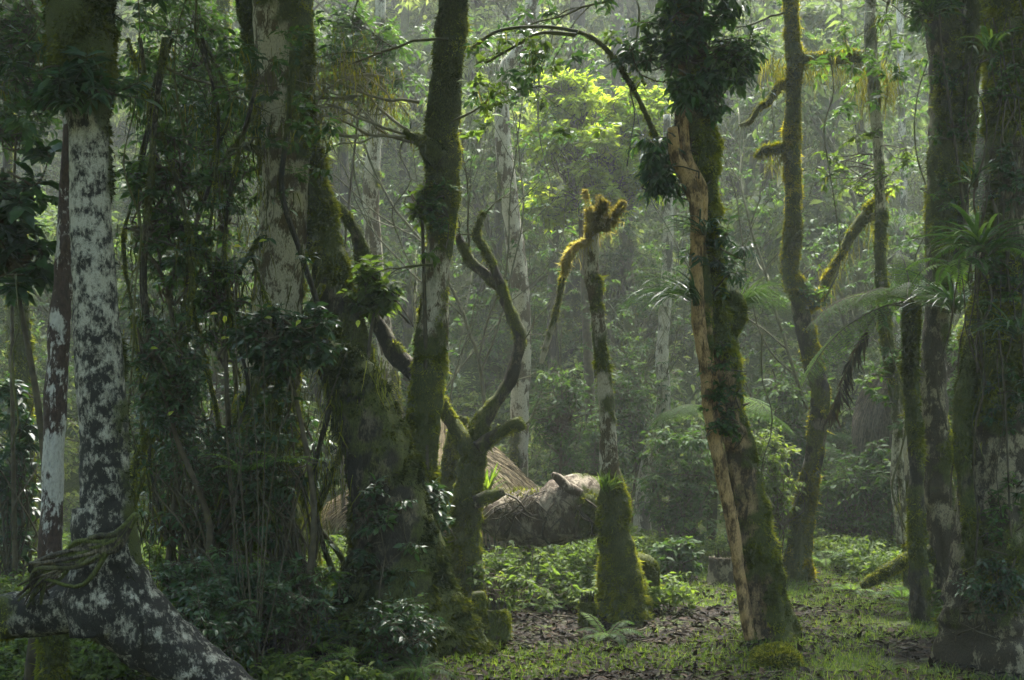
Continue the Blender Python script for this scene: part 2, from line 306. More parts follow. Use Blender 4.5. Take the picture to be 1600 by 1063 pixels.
# ------------------------------------------------------------------ trunks
UP = np.array([0, 0, 1.])
def limb_path(pts, d, step):
    """pts: (px, py, width px[, depth])"""
    a = []
    for p in pts:
        dd = p[3] if len(p) > 3 else d; q = W(p[0], p[1], dd); a.append([*q, p[2] * .9 / 2 / F * dd])
    return spline(a, step)
def trunk_mesh(S, seed, k=28, mossf=.5, rough=.1, side=(0, 0, 0), flare=0., mfun=None, fuzz=1.0, fl=.028, lean=.55):
    """returns (surface Acc, moss Acc): a lumpy tapered tube and the moss tufts on it"""
    P = S[:, :3]; r = S[:, 3].copy(); n = len(P); T, U, B = frames(P); th = np.arange(k) / k * 2 * np.pi
    Nn = np.cos(th)[None, :, None] * U[:, None] + np.sin(th)[None, :, None] * B[:, None]
    base = P[:, None] + r[:, None, None] * Nn; Q3 = base.reshape(-1, 3); rr = np.repeat(r, k)
    f = 1 + rough * 1.6 * fbm(Q3 * np.array([5, 5, 2.5]) / max(.06, r.mean()) * .11, seed) + rough * .9 * fbm(Q3 * 16, seed + 5)
    if flare: f = f + flare * np.repeat(np.linspace(0, 1, n), k) ** 5 * (1 + .8 * np.sin(np.tile(th, n) * 5 + seed))
    mo = mossf + .75 * fbm(Q3 * np.array([3.2, 3.2, 1.8]), seed + 11, 3) + .25 * fbm(Q3 * 14, seed + 12, 2)
    nr = Nn.reshape(-1, 3); sd = np.asarray(side, float)
    if np.any(sd): mo = mo + (nr @ sd) * .5
    if mfun is not None: mo = mo + mfun(Q3)
    mo = np.clip(mo, 0, 1); thick = sstep(.35, .8, mo) * (.003 + .05 * rr) * (1 + .9 * noise(Q3 * 17, seed + 21) + .5 * noise(Q3 * 7, seed + 22))
    V = P[:, None] + ((rr * f + thick).reshape(n, k))[..., None] * Nn; V = V.reshape(-1, 3)
    acc = Acc(); i = np.arange(n - 1)[:, None] * k; j = np.arange(k)[None]; j2 = (j + 1) % k
    Q = np.stack([i + j, i + j2, i + k + j2, i + k + j], -1).reshape(-1, 4); nn = n * k; jj = np.arange(k)
    VV = np.vstack([V, V[:k].mean(0), V[-k:].mean(0)]); TT = np.vstack([np.stack([(jj + 1) % k, jj, np.full(k, nn)], -1), np.stack([nn - k + jj, nn - k + (jj + 1) % k, np.full(k, nn + 1)], -1)])
    acc.add(VV, TT, Q, np.append(mo, [0, 0]))
    ms = Acc(); R_ = rg(seed + 99)
    qc = V[Q]; area = np.linalg.norm(np.cross(qc[:, 1] - qc[:, 0], qc[:, 3] - qc[:, 0]), axis=1); wq = area * sstep(.42, .72, mo[Q].mean(1)) * (.25 + 1.5 * sstep(-.35, .35, noise(qc[:, 0] * 15, seed + 23)))
    N_ = int(wq.sum() * 26000 * fuzz / (fl / .028) ** 1.4 * 1.3)
    if N_ > 20:
        N_ = min(N_, 90000)
        q = R_.choice(len(Q), N_, p=wq / wq.sum()); u = R_.random((N_, 1)); v = R_.random((N_, 1)); c = V[Q[q]]
        p = (c[:, 0] * (1 - u) + c[:, 1] * u) * (1 - v) + (c[:, 3] * (1 - u) + c[:, 2] * u) * v
        nrm = nr[Q[q][:, 0]]; cl = noise(p * 22, seed); D = unit(nrm * .8 - UP * lean * (.3 + R_.random((N_, 1))) + R_.normal(size=(N_, 3)) * .4)
        ln = fl * .72 * (.4 + .9 * R_.random(N_)) * (1 + .5 * cl + .7 * fbm(p * 5, seed + 24, 2)); wd = ln * .2 + .0015; ln = np.where(R_.random(N_) < .04, ln * 2.0, ln)
        S_ = unit(np.cross(D, runit(R_, N_))) * wd[:, None]; p0 = p - nrm * .006; Vt = np.stack([p0 - S_, p0 + S_, p0 + D * ln[:, None]], 1)
        vv = np.clip(.45 + .5 * cl * .7 + .9 * fbm(p * 3, seed + 3) + R_.normal(size=N_) * .12, 0, 1)
        ms.add(Vt, np.arange(N_ * 3).reshape(-1, 3), None, np.repeat(vv, 3))
    return acc, ms
def trunk_part(root, name, pts, d, mat, seed, step=.035, mossmat='moss', **k):
    S = limb_path(pts, d, step)
    a, ms = trunk_mesh(S, seed, **k); o = a.build(name, mat, root, smooth=True)
    if ms.n: ms.build('moss', M[mossmat], o)
    return o, S
def tree(name, label, pts, d, mat, seed, cat='tree', **k):
    b = W(pts[-1][0], pts[-1][1], pts[-1][3] if len(pts[-1]) > 3 else d); root = thing(name, label, cat, (b[0], b[1], min(b[2], gz(b[0], b[1]))))
    _, S = trunk_part(root, 'trunk', pts, d, mat, seed, **k); return root, S
def gnd(px, d): 
    """pixel row of the ground at column px and depth d"""
    x = (px - 800) / F * d; return HOR - (gz(x, d) - H) * F / d
def hanging(root, r, A, L, n_each=8, mat='moss_hang', name='hanging_moss', spread=.03, wd=.004):
    """strands of moss hanging from the points A"""
    acc = Acc(); m = len(A) * n_each; P = np.repeat(A, n_each, 0) + r.normal(size=(m, 3)) * spread; ln = np.repeat(np.broadcast_to(L, (len(A),)), n_each) * (.3 + .9 * r.random(m)); var = r.random(m)
    cur = P; D = unit(np.array([0, 0, -1.]) + r.normal(size=(m, 3)) * .25); seg = 4
    S = unit(np.cross(D, runit(r, m))) * wd; rows = [cur - S, cur + S]; 
    for i in range(seg):
        cur = cur + D * (ln / seg)[:, None]; D = unit(D + r.normal(size=(m, 3)) * .18 - UP * .25); ww = wd * (1 - (i + 1) / seg * .85) / wd; rows += [cur - S * ww, cur + S * ww]
    V = np.stack(rows, 1); b = np.arange(m)[:, None, None] * (2 * seg + 2); Q = b + np.array([[2 * i, 2 * i + 1, 2 * i + 3, 2 * i + 2] for i in range(seg)])[None]
    acc.add(V, None, Q, np.repeat(var, 2 * seg + 2)); o = acc.build(name, M[mat], root); o['kind'] = 'stuff'; return o
def branching(r, start, d, L, rad, depth=3, nb=4, gn=.25, up=.0, out=None, tips=None, curl=.22, angle=.8):
    """recursive twigs: list of (points, radii); tips collects the last points"""
    n = max(4, int(L / .06) if L < 1 else int(L / .12)); p = np.array(start, float); D = unit(d); pts = [p]
    for i in range(n): D = unit(D + r.normal(size=3) * curl + UP * up); p = p + D * L / n; pts.append(p)
    pts = np.array(pts); rr = np.linspace(rad, rad * .4, len(pts)); out.append((pts, rr))
    if depth <= 0:
        tips.append(pts[-1]); return
    for b in range(nb):
        t = .3 + .7 * (b + r.random()) / nb; i = min(int(t * (len(pts) - 1)), len(pts) - 2); dd = unit(pts[i + 1] - pts[i]); s = unit(np.cross(dd, runit(r, 1)[0]))
        branching(r, pts[i], unit(dd * (1 - angle * .5) + s * angle * .8 + UP * up), L * (.45 + .25 * r.random()), rr[i] * .6, depth - 1, max(2, nb - 1), gn, up, out, tips, curl, angle)
def twigs_acc(lst, k=5):
    a = Acc()
    for p, r_ in lst: tube(a, p, r_, k)
    return a
def px_branch(root, pts, d, mat, seed, name='branch', **k):
    kk = dict(k=14, step=.025, mossf=.55, fl=.024, rough=.26); kk.update(k); return trunk_part(root, name, pts, d, M[mat], seed, **kk)
def foliage_box(root, x0, y0, x1, y1, d, seed, mat='leaf_mid', n=30, L=.09, asp=.45, tw=6, lp=7, rad=None, dd=None, attach=None, name='foliage', stem='stem', hi=True, twmat='twig', grav=.25, shape=1, sr=.008, tuft=False):
    """leaf clumps filling a picture box at real depth d, each on a stem from the attach point (default: root base)"""
    r = rg(seed); cx, cyy = (x0 + x1) / 2, (y0 + y1) / 2; rx = (x1 - x0) / 2 / F * d; rz = (y1 - y0) / 2 / F * d; dd = dd or min(rx, rz) * .9
    c = W(cx, cyy, d); u = runit(r, n) * (r.random((n, 1)) ** (1 / 2.6)); Cn = c + u * np.array([rx, dd, rz]) * .92
    lum = fbm(Cn * 2.5 / max(.4, min(rx, rz)), seed); Cn = Cn[lum > -.45 * shape]; rad = rad or min(rx, rz) * .42; rad = max(rad, L * 1.3)
    fol, twg = Acc(), Acc(); sprays(fol, twg, r, Cn, rad * (.7 + .6 * r.random(len(Cn))), tw, lp, L, asp, grav, hi=hi, tuft=tuft)
    a = np.array(attach if attach is not None else wloc(root)); a = a if a.ndim == 2 else a[None]
    lowz = c[2] - rz * .85
    if attach is None and lowz - a[0][2] > .7:
        hub = np.array([c[0] * .8 + a[0][0] * .2, c[1], lowz]); top_ = c + np.array([r.normal() * rx * .2, 0, rz * .5]); sp = spline([a[0], a[0] * .5 + hub * .5 + r.normal(size=3) * .1, hub, (hub + top_) / 2 + r.normal(size=3) * .08, top_], .1)
        tube(twg, sp, np.linspace(sr * 2.6, sr * .8, len(sp)), 7); a = sp[len(sp) // 2:][::4]
    for q in Cn[::max(1, len(Cn) // 40)]:
        s = a[np.argmin(np.linalg.norm(a - q, axis=1))]
        w_ = .05 + .07 * np.linalg.norm(q - s); m = s * .5 + q * .5 + [0, 0, abs(q[2] - s[2]) * .1]; sp = spline([s + r.normal(size=3) * .02, s * .75 + m * .25 + r.normal(size=3) * w_ * .6, m + r.normal(size=3) * w_, m * .45 + q * .55 + r.normal(size=3) * w_ * .8, q], .08); tube(twg, sp, np.linspace(sr, .003, len(sp)), 5)
    f = fol.build(name, M[mat], root)
    if stem: twg.build(stem, M[twmat], root, smooth=True)
    return f
# ------------------------------------------------------------------ ferns, tufts
def frond(acc, stemacc, r, base, d, L, arch=.7, npin=22, wd=.26, bip=0, stemr=.004, droop=1.0, a=None):
    """one fern frond: arched midrib with paired leaflets; bip > 0 gives every leaflet its own pairs"""
    d = unit(np.array([d[0], d[1], d[2]])); n = 14; D = d.copy(); p = np.array(base, float); pts = [p]
    for i in range(n): D = unit(D - UP * arch * .16 * (0.4 + i / n) * droop); p = p + D * L / n; pts.append(p)
    pts = np.array(pts); tube(stemacc, pts, np.linspace(stemr, stemr * .25, n + 1), 4)
    t = np.linspace(.14, .985, npin); idx = t * n; i0 = np.minimum(idx.astype(int), n - 1); fr = (idx - i0)[:, None]; P = pts[i0] * (1 - fr) + pts[i0 + 1] * fr
    T = unit(pts[i0 + 1] - pts[i0]); S = unit(np.cross(T, UP)); N = np.cross(S, T); pl = wd * L * np.sin(np.pi * np.clip(t * .93 + .09, 0, 1)) ** .8
    va = r.random() if a is None else a
    for s in (-1, 1):
        Dn = unit(T * .42 + S * s - N * .12 - UP * .12 + r.normal(size=T.shape) * .05)
        if not bip: leaves(acc, P, Dn, N, pl, np.full(len(pl), L * .85 / npin * .95), False, .1, .1, np.clip(va + r.normal(size=len(pl)) * .1, 0, 1))
        else:
            m = bip; tt = (np.arange(m) + .5) / m; PP = P[:, None] + Dn[:, None] * (pl[:, None] * tt)[..., None]; PP[..., 2] -= (pl[:, None] * tt ** 2 * .18)
            ll = pl[:, None] * .17 * np.sin(np.pi * (tt * .8 + .2))[None] + .002
            tube_a = P; prisms(stemacc, P, P + Dn * pl[:, None] - UP * (pl * .18)[:, None], .0018, .0006)
            for s2 in (-1, 1):
                SS = unit(np.cross(Dn, N)); D2 = unit(SS * s2 + Dn * .4)[:, None] + 0 * PP; NN = N[:, None] + 0 * PP
                leaves(acc, PP.reshape(-1, 3), D2.reshape(-1, 3), NN.reshape(-1, 3), ll.ravel(), np.repeat(pl / m * .85, m), False, .1, .1, np.clip(va + r.normal(size=ll.size) * .1, 0, 1))
def fern(label, loc, L, n, seed, mat='fern', bip=0, tilt=.75, group=None, name='fern', rootobj=None, npin=20, wd=.2, arch=.8, az=None, cat='fern'):
    r = rg(seed); root = rootobj or thing(name, label, cat, loc, group); b = np.array(loc, float)
    for i in range(n):
        th = (i + r.random() * .6) / n * 2 * np.pi if az is None else az[0] + (az[1] - az[0]) * (i + r.random() * .6) / n; el = tilt * (.6 + .6 * r.random()); d = (math.cos(th) * math.cos(el), math.sin(th) * math.cos(el), math.sin(el))
        fa, sa = Acc(), Acc(); frond(fa, sa, r, b, d, L * (.75 + .4 * r.random()), arch * (.8 + .5 * r.random()), npin, wd, bip)
        f = fa.build('frond', M[mat], root); sa.build('midrib', M['twig_moss'], f)
    return root
def strap_tuft(label, loc, L, n, seed, mat='leaf_dark', wd=.02, up=.8, arch=1.0, group=None, cat='plant', name='strap_leaved_plant', az=None, parts=True, seg=7, out=(0, 0, 0)):
    r = rg(seed); root = thing(name, label, cat, loc, group); acc = Acc(); P = np.array(loc) + r.normal(size=(n, 3)) * .02
    th = r.random(n) * 2 * np.pi if az is None else az[0] + (az[1] - az[0]) * r.random(n); el = up * (.4 + .8 * r.random(n)); D = np.stack([np.cos(th) * np.cos(el), np.sin(th) * np.cos(el), np.sin(el)], -1); D = unit(D + np.array(out))
    ln = L * (.6 + .6 * r.random(n)); cur = P; S = unit(np.cross(D, UP)); rows = []
    for i in range(seg + 1):
        ww = wd * .5 * max(.04, math.sin(math.pi * (.12 + .86 * i / seg)) ** .7) * (1 if i < seg else .1); mid = cur - UP * ww * .5
        rows += [cur - S * ww, mid, cur + S * ww]; cur = cur + D * (ln / seg)[:, None]; D = unit(D - UP * arch * .22 * (.5 + i / seg)); S = unit(np.cross(D, UP) + 1e-4)
    V = np.stack(rows, 1); b = np.arange(n)[:, None, None] * 3 * (seg + 1); q = []
    for i in range(seg): a = 3 * i; q += [[a, a + 1, a + 4, a + 3], [a + 1, a + 2, a + 5, a + 4]]
    acc.add(V, None, b + np.array(q)[None], np.repeat(r.random(n), 3 * (seg + 1))); acc.build('leaves', M[mat], root)
    cr = Acc(); tube(cr, np.array(loc) + np.array([[0, 0, -.03], [0, 0, .0], [0, 0, .03]]), [wd * 1.2, wd * 1.5, wd * .6], 7); cr.build('root_ball', M['twig_moss'], root); return root
def shade_crown(root, c, rad, n, seed, src, L=.2, mat='leaf_dark', rr=.7):
    """unseen shading crown of leaf clumps on limbs high above the trunk src"""
    r = rg(seed); u = runit(r, n) * (r.random((n, 1)) ** .4); Cn = np.array(c) + u * np.array(rad); f, t = Acc(), Acc()
    sprays(f, None, r, Cn, rr * (.7 + .6 * r.random(n)), 7, 9, L, .5, .2)
    for q in Cn[::4]: sp = spline([np.array(src, float), (np.array(src) + q) / 2 + r.normal(size=3) * .2, q], .3); tube(t, sp, np.linspace(.035, .008, len(sp)), 5)
    o = f.build('crown', M[mat], root); t.build('limb', M['twig'], root)

def slope_tree(r, h, rad, seed, L):
    """a bushy tree of h metres: shell of leaf clumps round limbs, gaps between its lobes"""
    root = thing('slope_tree', 'misty leafy tree among the others on the wooded slope', 'tree', (0, 0, 0), 'leafy trees on the misty slope')
    t = Acc(); sp = spline([np.array([0, 0, -.2]), np.array([r.normal() * .15, r.normal() * .15, h * .4]), np.array([r.normal() * .25, r.normal() * .25, h * .9])], .3); tube(t, sp, np.linspace(.08, .02, len(sp)), 7)
    f = Acc()
    for k in range(9):
        c = np.array([r.normal() * rad * .5, r.normal() * rad * .5, h * (.22 + .7 * r.random())]); lr = rad * (.35 + .3 * r.random()); c[:2] *= 1.25 - c[2] / h * .6
        u = runit(r, 26); u[:, 2] = np.abs(u[:, 2]) * .9 - .15; Cn = c + u * lr * np.array([1, 1, .6]); sprays(f, t, r, Cn, L * 2.3, 5, 6, L, .48, .35, up=.0, tr=.004)
        q = sp[min(len(sp) - 1, int(c[2] / h * len(sp) * .7))]; b = spline([q, (q + c) / 2 + [0, 0, .1], c], .2); tube(t, b, np.linspace(.03, .01, len(b)), 5)
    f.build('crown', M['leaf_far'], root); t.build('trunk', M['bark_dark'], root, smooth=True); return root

# ------------------------------------------------------------------ the big standing trees
# 1 white lichened bole at the left edge
t1, S = tree('lichened_tree', 'thick white and black lichened trunk at the left edge, standing on a bent root', [(128, -260, 96), (126, -60, 92), (128, 40, 98), (132, 130, 98), (136, 180, 68), (141, 300, 71), (146, 430, 73), (154, 560, 76), (161, 680, 82), (166, 780, 92), (170, 860, 104), (166, 930, 140), (170, 985, 130)], 5.2, M['bark_blotched'], 1,
             k=48, step=.02, mossf=.30, rough=.10, side=(.5, .1, 0), fl=.030, mossmat='moss_dark', mfun=lambda Q: .75 * sstep(2.72, 2.88, Q[:, 2]) + .0 * Q[:, 0] + .45 * sstep(1.05, .75, Q[:, 2]) * (Q[:, 0] > -1.62))
px_branch(t1, [(158, 790, 84), (166, 860, 104), (182, 930, 128), (225, 985, 126), (285, 1030, 108), (345, 1068, 90), (410, 1115, 74), (480, 1175, 60), (530, 1260, 50)], 5.2, 'bark_blotched', 2, name='root', k=40, step=.02, mossf=.26, rough=.16)
px_branch(t1, [(160, 830, 80), (150, 900, 96), (118, 946, 92), (60, 960, 82), (0, 962, 80), (-70, 968, 80), (-150, 1000, 80), (-200, 1240, 80)], 5.2, 'bark_blotched', 3, name='root', k=36, step=.02, mossf=.34, rough=.16)
r = rg(77); a = Acc()
for i in range(34):
    u = r.random(); pts = [W(215 - 20 * u, 800 + 30 * u, 5.0), W(180, 835 + 25 * r.random(), 4.98), W(130 + 12 * r.normal(), 870 + 12 * r.normal(), 4.98), W(75 + 15 * r.normal(), 893 + 10 * r.normal(), 5.0), W(52 + 12 * r.normal(), 925 + 14 * r.normal(), 5.05)]
    tube(a, spline(pts, .03), np.linspace(.012, .004, len(spline(pts, .03))) * (.5 + r.random()), 6, a=r.random())
a.build('root_mat', M['bark_dark'], t1, smooth=True)
# 2 reddish trunk with white rings
t2, _ = tree('ringed_tree', 'slender reddish brown trunk ringed with white lichen just behind the lichened bole', [(118, -60, 26), (112, 180, 28), (106, 300, 30), (100, 420, 34), (92, 520, 38), (86, 640, 37), (82, 760, 38), (78, 880, 38), (82, 1000, 42), (84, 1100, 46), (84, gnd(84, 5.8) + 20, 52)], 5.8, M['bark_red'], 5, k=28, step=.02, mossf=.16, rough=.12, mfun=lambda Q: .7 * sstep(.75, .35, Q[:, 2]))
# 3 large mossy trunk
t3, S3 = tree('mossy_tree', 'big mossy trunk with bare white patches, topping the dark thicket', [(462, -420, 84), (450, -200, 92), (440, 0, 100), (446, 120, 94), (448, 230, 82), (446, 330, 78), (438, 420, 80), (430, 520, 84), (420, 640, 92), (412, 780, 110), (408, gnd(400, 8.2) + 12, 160)], 8.2, M['bark_cream'], 6,
              k=40, step=.03, mossf=.62, rough=.09, side=(.55, .2, 0), flare=.3, fl=.03, mfun=lambda Q: -.5 * np.exp(-((Q[:, 2] - 2.75) / .45) ** 2) * (Q[:, 0] > -1.62) - .35 * np.exp(-((Q[:, 2] - 2.15) / .12) ** 2) + .25 * sstep(1.9, 1.5, Q[:, 2]))
px_branch(t3, [(385, -200, 40), (392, 0, 48), (402, 90, 46), (412, 180, 40), (424, 270, 34)], 8.35, 'bark_dark', 7, k=24, mossf=.75)
px_branch(t3, [(478, 180, 30), (490, 260, 40), (503, 350, 54), (520, 430, 64), (538, 510, 66), (560, 590, 60)], 8.3, 'bark_dark', 8, k=28, mossf=.78, side=(.4, 0, .2), fl=.032)
a = []; tp = []; r = rg(3); branching(r, W(408, 238, 8.0), (-1, -.3, .05), .52, .032, 2, 3, out=a, tips=tp, angle=.9)
twigs_acc(a, 6).build('branch', M['bark_pale'], t3, smooth=True)
# 4 dark leaning bole
t4, _ = tree('leaning_bole', 'dark shaggy moss covered bole leaning right, its top broken off', [(505, 556, 60), (538, 580, 88), (566, 630, 100), (588, 700, 112), (606, 780, 128), (618, 860, 150), (622, 930, 176), (620, gnd(620, 7.4) + 12, 220)], 7.4, M['bark_dark'], 9, cat='tree bole', k=36, step=.03, mossf=.72, rough=.18, side=(.3, 0, .2), flare=.3, fl=.036, lean=.9, mossmat='moss_dark')
# 5 central left trunk
t5, S5 = tree('slim_mossy_tree', 'slim dark mossy trunk left of the forked snag, bare twigs reaching left', [(728, -420, 34), (716, -150, 40), (710, 0, 44), (702, 90, 46), (692, 190, 54), (692, 260, 52), (690, 340, 46), (684, 410, 42), (678, 480, 48), (668, 580, 54), (660, 660, 52), (652, 740, 56), (648, 820, 62), (646, gnd(646, 8.4) + 10, 84)], 8.4, M['bark_cream'], 10,
              k=36, step=.026, mossf=.60, rough=.16, side=(.15, 0, 0), flare=.2, mfun=lambda Q: -.35 * np.exp(-((Q[:, 2] - 2.55) / .16) ** 2) + .2 * sstep(.3, .9, np.abs(Q[:, 2] - 2.55)))
px_branch(t5, [(690, 250, 40), (668, 232, 34), (652, 218, 16), (630, 205, 10)], 8.3, 'bark_dark', 11, mossf=.7, k=16)
px_branch(t5, [(652, 588, 34), (618, 552, 32), (590, 505, 28), (568, 452, 26), (566, 395, 24), (548, 350, 20), (522, 315, 16), (505, 296, 8)], 8.5, 'bark_dark', 12, mossf=.6, k=16)
r = rg(17); a = []; tp = []
for (p, q, L_) in (((640, 212), (-1, .1, .38), .95), ((640, 205), (-1, .1, .7), .7), ((600, 120), (-1, 0, .2), .6), ((640, 212), (-1, -.2, .12), .9), ((648, 222), (-1, .2, -.12), .6), ((560, 150), (-.9, 0, .1), .5), ((560, 215), (-1, 0, -.05), .45), ((655, 160), (-.9, -.1, .15), .7)):
    branching(r, W(p[0], p[1], 8.3), q, L_, .013, 3, 5, curl=.18, out=a, tips=tp, angle=.75)
twigs_acc(a, 5).build('bare_twigs', M['twig_pale'], t5, smooth=True)
pts_ = np.array([p for q, _ in a for p in q[::5]]); hanging(t5, r, pts_[r.random(len(pts_)) < .35], .09, 6)
a = []; tp = []; r = rg(19); branching(r, W(700, 195, 8.3), (1, -.2, .55), .75, .010, 2, 4, curl=.15, out=a, tips=tp)
twigs_acc(a, 5).build('twigs', M['twig_moss'], t5, smooth=True); a = []; branching(r, W(676, 415, 8.2), (-1, -.3, .0), .42, .010, 1, 3, out=a, tips=tp); twigs_acc(a, 5).build('twigs', M['twig_moss'], t5, smooth=True)
f = Acc(); sprays(f, None, rg(20), np.array(tp), .07, 4, 5, .06, .5, hi=True); f.build('leaves', M['leaf_bright'], t5)
# 6 forked snag
t6, S6 = tree('forked_snag', 'curved leafless snag forking into crooked mossy arms in the middle of the picture', [(780, 440, 18), (788, 470, 22), (803, 500, 25), (812, 525, 26), (808, 555, 26), (795, 597, 26), (768, 636, 28), (748, 672, 32), (738, 712, 44), (732, 780, 50), (730, 850, 56), (728, gnd(728, 8.8) + 10, 80)], 8.8, M['bark_dark'], 13, cat='dead tree', k=24, step=.025, mossf=.55, rough=.34, fl=.024)
px_branch(t6, [(716, 366, 9), (720, 380, 15), (736, 408, 17), (758, 428, 18), (782, 448, 20)], 8.8, 'bark_dark', 14, mossf=.5)
px_branch(t6, [(757, 332, 8), (750, 345, 10), (744, 366, 13), (756, 386, 14), (766, 405, 15), (782, 445, 18)], 8.78, 'bark_dark', 18, mossf=.5)
px_branch(t6, [(740, 718, 34), (722, 688, 30), (702, 655, 24), (687, 622, 18)], 8.75, 'bark_dark', 15, mossf=.6, k=18)
px_branch(t6, [(745, 700, 24), (768, 684, 20), (790, 670, 17), (808, 660, 19), (817, 672, 12)], 8.7, 'bark_dark', 16, mossf=.5, k=14, rough=.35)
px_branch(t6, [(740, 784, 26), (768, 776, 26), (788, 768, 20)], 8.6, 'bark_brown', 17, mossf=.45, k=14, rough=.3)
for i, (x, y, q) in enumerate(((720, 372, (-.5, 0, 1)), (755, 336, (.6, 0, .8)), (806, 540, (1, -.2, .5)), (792, 600, (1, -.3, .1)), (815, 668, (1, 0, .5)), (690, 626, (-.7, 0, .8)), (744, 368, (-.8, 0, .5)))):
    a = []; branching(rg(880 + i), W(x, y, 8.78), q, .22 + .1 * (i % 3), .007, 2, 3, curl=.25, out=a, tips=[]); twigs_acc(a, 5).build('twigs', M['twig_moss'], t6, smooth=True)
a = []; tp = []; r = rg(23); branching(r, W(732, 390, 8.8), (.05, 0, 1), .95, .009, 1, 7, curl=.09, up=.12, out=a, tips=tp); twigs_acc(a, 5).build('shoot', M['twig_moss'], t6, smooth=True)
f = Acc(); sprays(f, None, rg(24), np.array(tp), .08, 4, 4, .085, .42, up=.8, hi=True); f.build('leaves', M['leaf_bright'], t6)
# 9 thin mossy trunk with the orange moss tuft and swollen base
t9, S9 = tree('tufted_tree', 'thin mossy trunk with orange moss on top and a swollen green base', [(926, 330, 20), (924, 400, 24), (930, 460, 24), (938, 540, 24), (946, 610, 25), (951, 690, 26), (955, 745, 32), (959, 785, 46), (957, 830, 44), (966, 875, 58), (974, 930, 64), (976, gnd(976, 8.7) + 12, 84)], 8.7, M['bark_cream'], 18, k=32, step=.022, mossf=.42, rough=.3, flare=.2, fl=.03, mfun=lambda Q: .55 * sstep(1.25, .80, Q[:, 2]))
r = rg(5); mo = Acc()
for (pts, wd_) in (([(918, 372), (922, 340), (914, 298)], 8), ([(925, 360), (934, 335), (934, 305)], 8), ([(935, 358), (944, 335), (946, 316)], 7), ([(925, 365), (950, 350), (965, 330), (974, 316)], 7), ([(925, 372), (900, 384), (886, 402), (882, 430)], 8), ([(945, 362), (960, 345)], 6)):
    S_ = limb_path([(x, y, wd_) for x, y in pts], 8.65, .02); a_, m_ = trunk_mesh(S_, int(pts[0][0]), k=10, mossf=1.2, fuzz=2.2, fl=.035, lean=-.6 if pts[-1][1] < pts[0][1] else 1.); mo.V += [v for v in m_.V]; mo.T += [t + mo.n for t in m_.T]; mo.A += m_.A; mo.n += m_.n
mo.build('orange_moss', M['moss_orange'], t9); hanging(t9, rg(55), np.array([W(890 + 80 * u, 385 - 50 * u + 20 * v, 8.65) for u, v in rg(56).random((24, 2))]), .08, 5, mat='moss_orange', spread=.03, wd=.003)
px_branch(t9, [(924, 375, 14), (896, 388, 13), (884, 415, 12), (874, 460, 11), (866, 500, 11), (855, 535, 10), (845, 568, 9)], 8.7, 'bark_cream', 19, k=10, mossf=.66, fl=.024, mossmat='moss_gold')
px_branch(t9, [(965, 885, 40), (995, 880, 36), (1018, 890, 26), (1022, 915, 16)], 8.9, 'bark_dark', 21, name='root', k=16, mossf=.9)
# 10 main leaning tree
z10 = gnd(1205, 7.95)
t10, S10 = tree('leaning_tree', 'leaning mossy tree right of centre with a pale tan strand down its left side', [(1085, -420, 40), (1078, -150, 44), (1076, 0, 44), (1080, 120, 46), (1082, 190, 52), (1090, 240, 56), (1104, 300, 34), (1106, 380, 38), (1112, 450, 42), (1123, 520, 45), (1136, 600, 46), (1150, 690, 48), (1165, 780, 50), (1182, 870, 50), (1195, 950, 58), (1206, z10 + 12, 84)], 7.95, M['bark_leaning'], 22,
                k=40, step=.024, mossf=.70, rough=.38, side=(.45, .05, 0), flare=.25, fl=.030, lean=.8, mfun=lambda Q: .15 * sstep(1.2, .6, Q[:, 2]))
for i, p in enumerate(([(1050, 200, 18), (1056, 245, 22), (1076, 285, 28), (1090, 340, 26), (1088, 420, 24), (1092, 500, 24), (1102, 580, 22), (1112, 660, 22), (1130, 750, 24), (1146, 830, 22), (1158, 910, 22), (1172, z10, 20)],
                       [(1068, 150, 14), (1072, 240, 18), (1098, 300, 18), (1096, 380, 16), (1104, 460, 20), (1108, 560, 16), (1122, 620, 16), (1140, 680, 12)])):
    px_branch(t10, p, 7.78 + .03 * i, 'bark_tan', 23 + i, name='root_strand', k=16, mossf=.18, rough=.2, step=.022)
# 11 slender mossy tree right
t11, S11 = tree('slender_forked_tree', 'slender glowing mossy trunk bending like a bow, one bushy arm rising right', [(1236, -300, 20), (1234, -60, 22), (1236, 40, 22), (1242, 120, 22), (1238, 210, 24), (1238, 290, 26), (1240, 350, 28), (1234, 420, 28), (1250, 470, 30), (1262, 540, 28), (1280, 610, 30), (1276, 680, 28), (1262, 760, 27), (1250, 840, 28), (1243, gnd(1243, 10.6) + 6, 44)], 10.6, M['bark_dark'], 26, k=24, step=.03, mossf=.72, mossmat='moss_gold', rough=.18, flare=.3, side=(-.1, 0, 0), fl=.032)
px_branch(t11, [(1260, 482, 20), (1282, 458, 15), (1302, 418, 13), (1330, 368, 14), (1358, 330, 18), (1388, 294, 12)], 10.6, 'bark_dark', 27, mossf=.95, mossmat='moss_gold', fl=.04, k=14, rough=.3)
px_branch(t11, [(1240, 232, 18), (1212, 232, 16), (1192, 236, 14), (1184, 246, 8)], 10.6, 'bark_dark', 28, mossf=.9, mossmat='moss_gold', fl=.035)
px_branch(t11, [(1240, 92, 18), (1280, 90, 18), (1330, 88, 20), (1368, 92, 20)], 10.6, 'bark_dark', 29, mossf=.9, mossmat='moss_gold', fl=.035)
px_branch(t11, [(1238, 128, 14), (1216, 136, 11), (1200, 160, 10), (1186, 168, 9), (1172, 190, 7), (1156, 196, 5)], 10.6, 'bark_dark', 30, mossf=.8, mossmat='moss_gold')
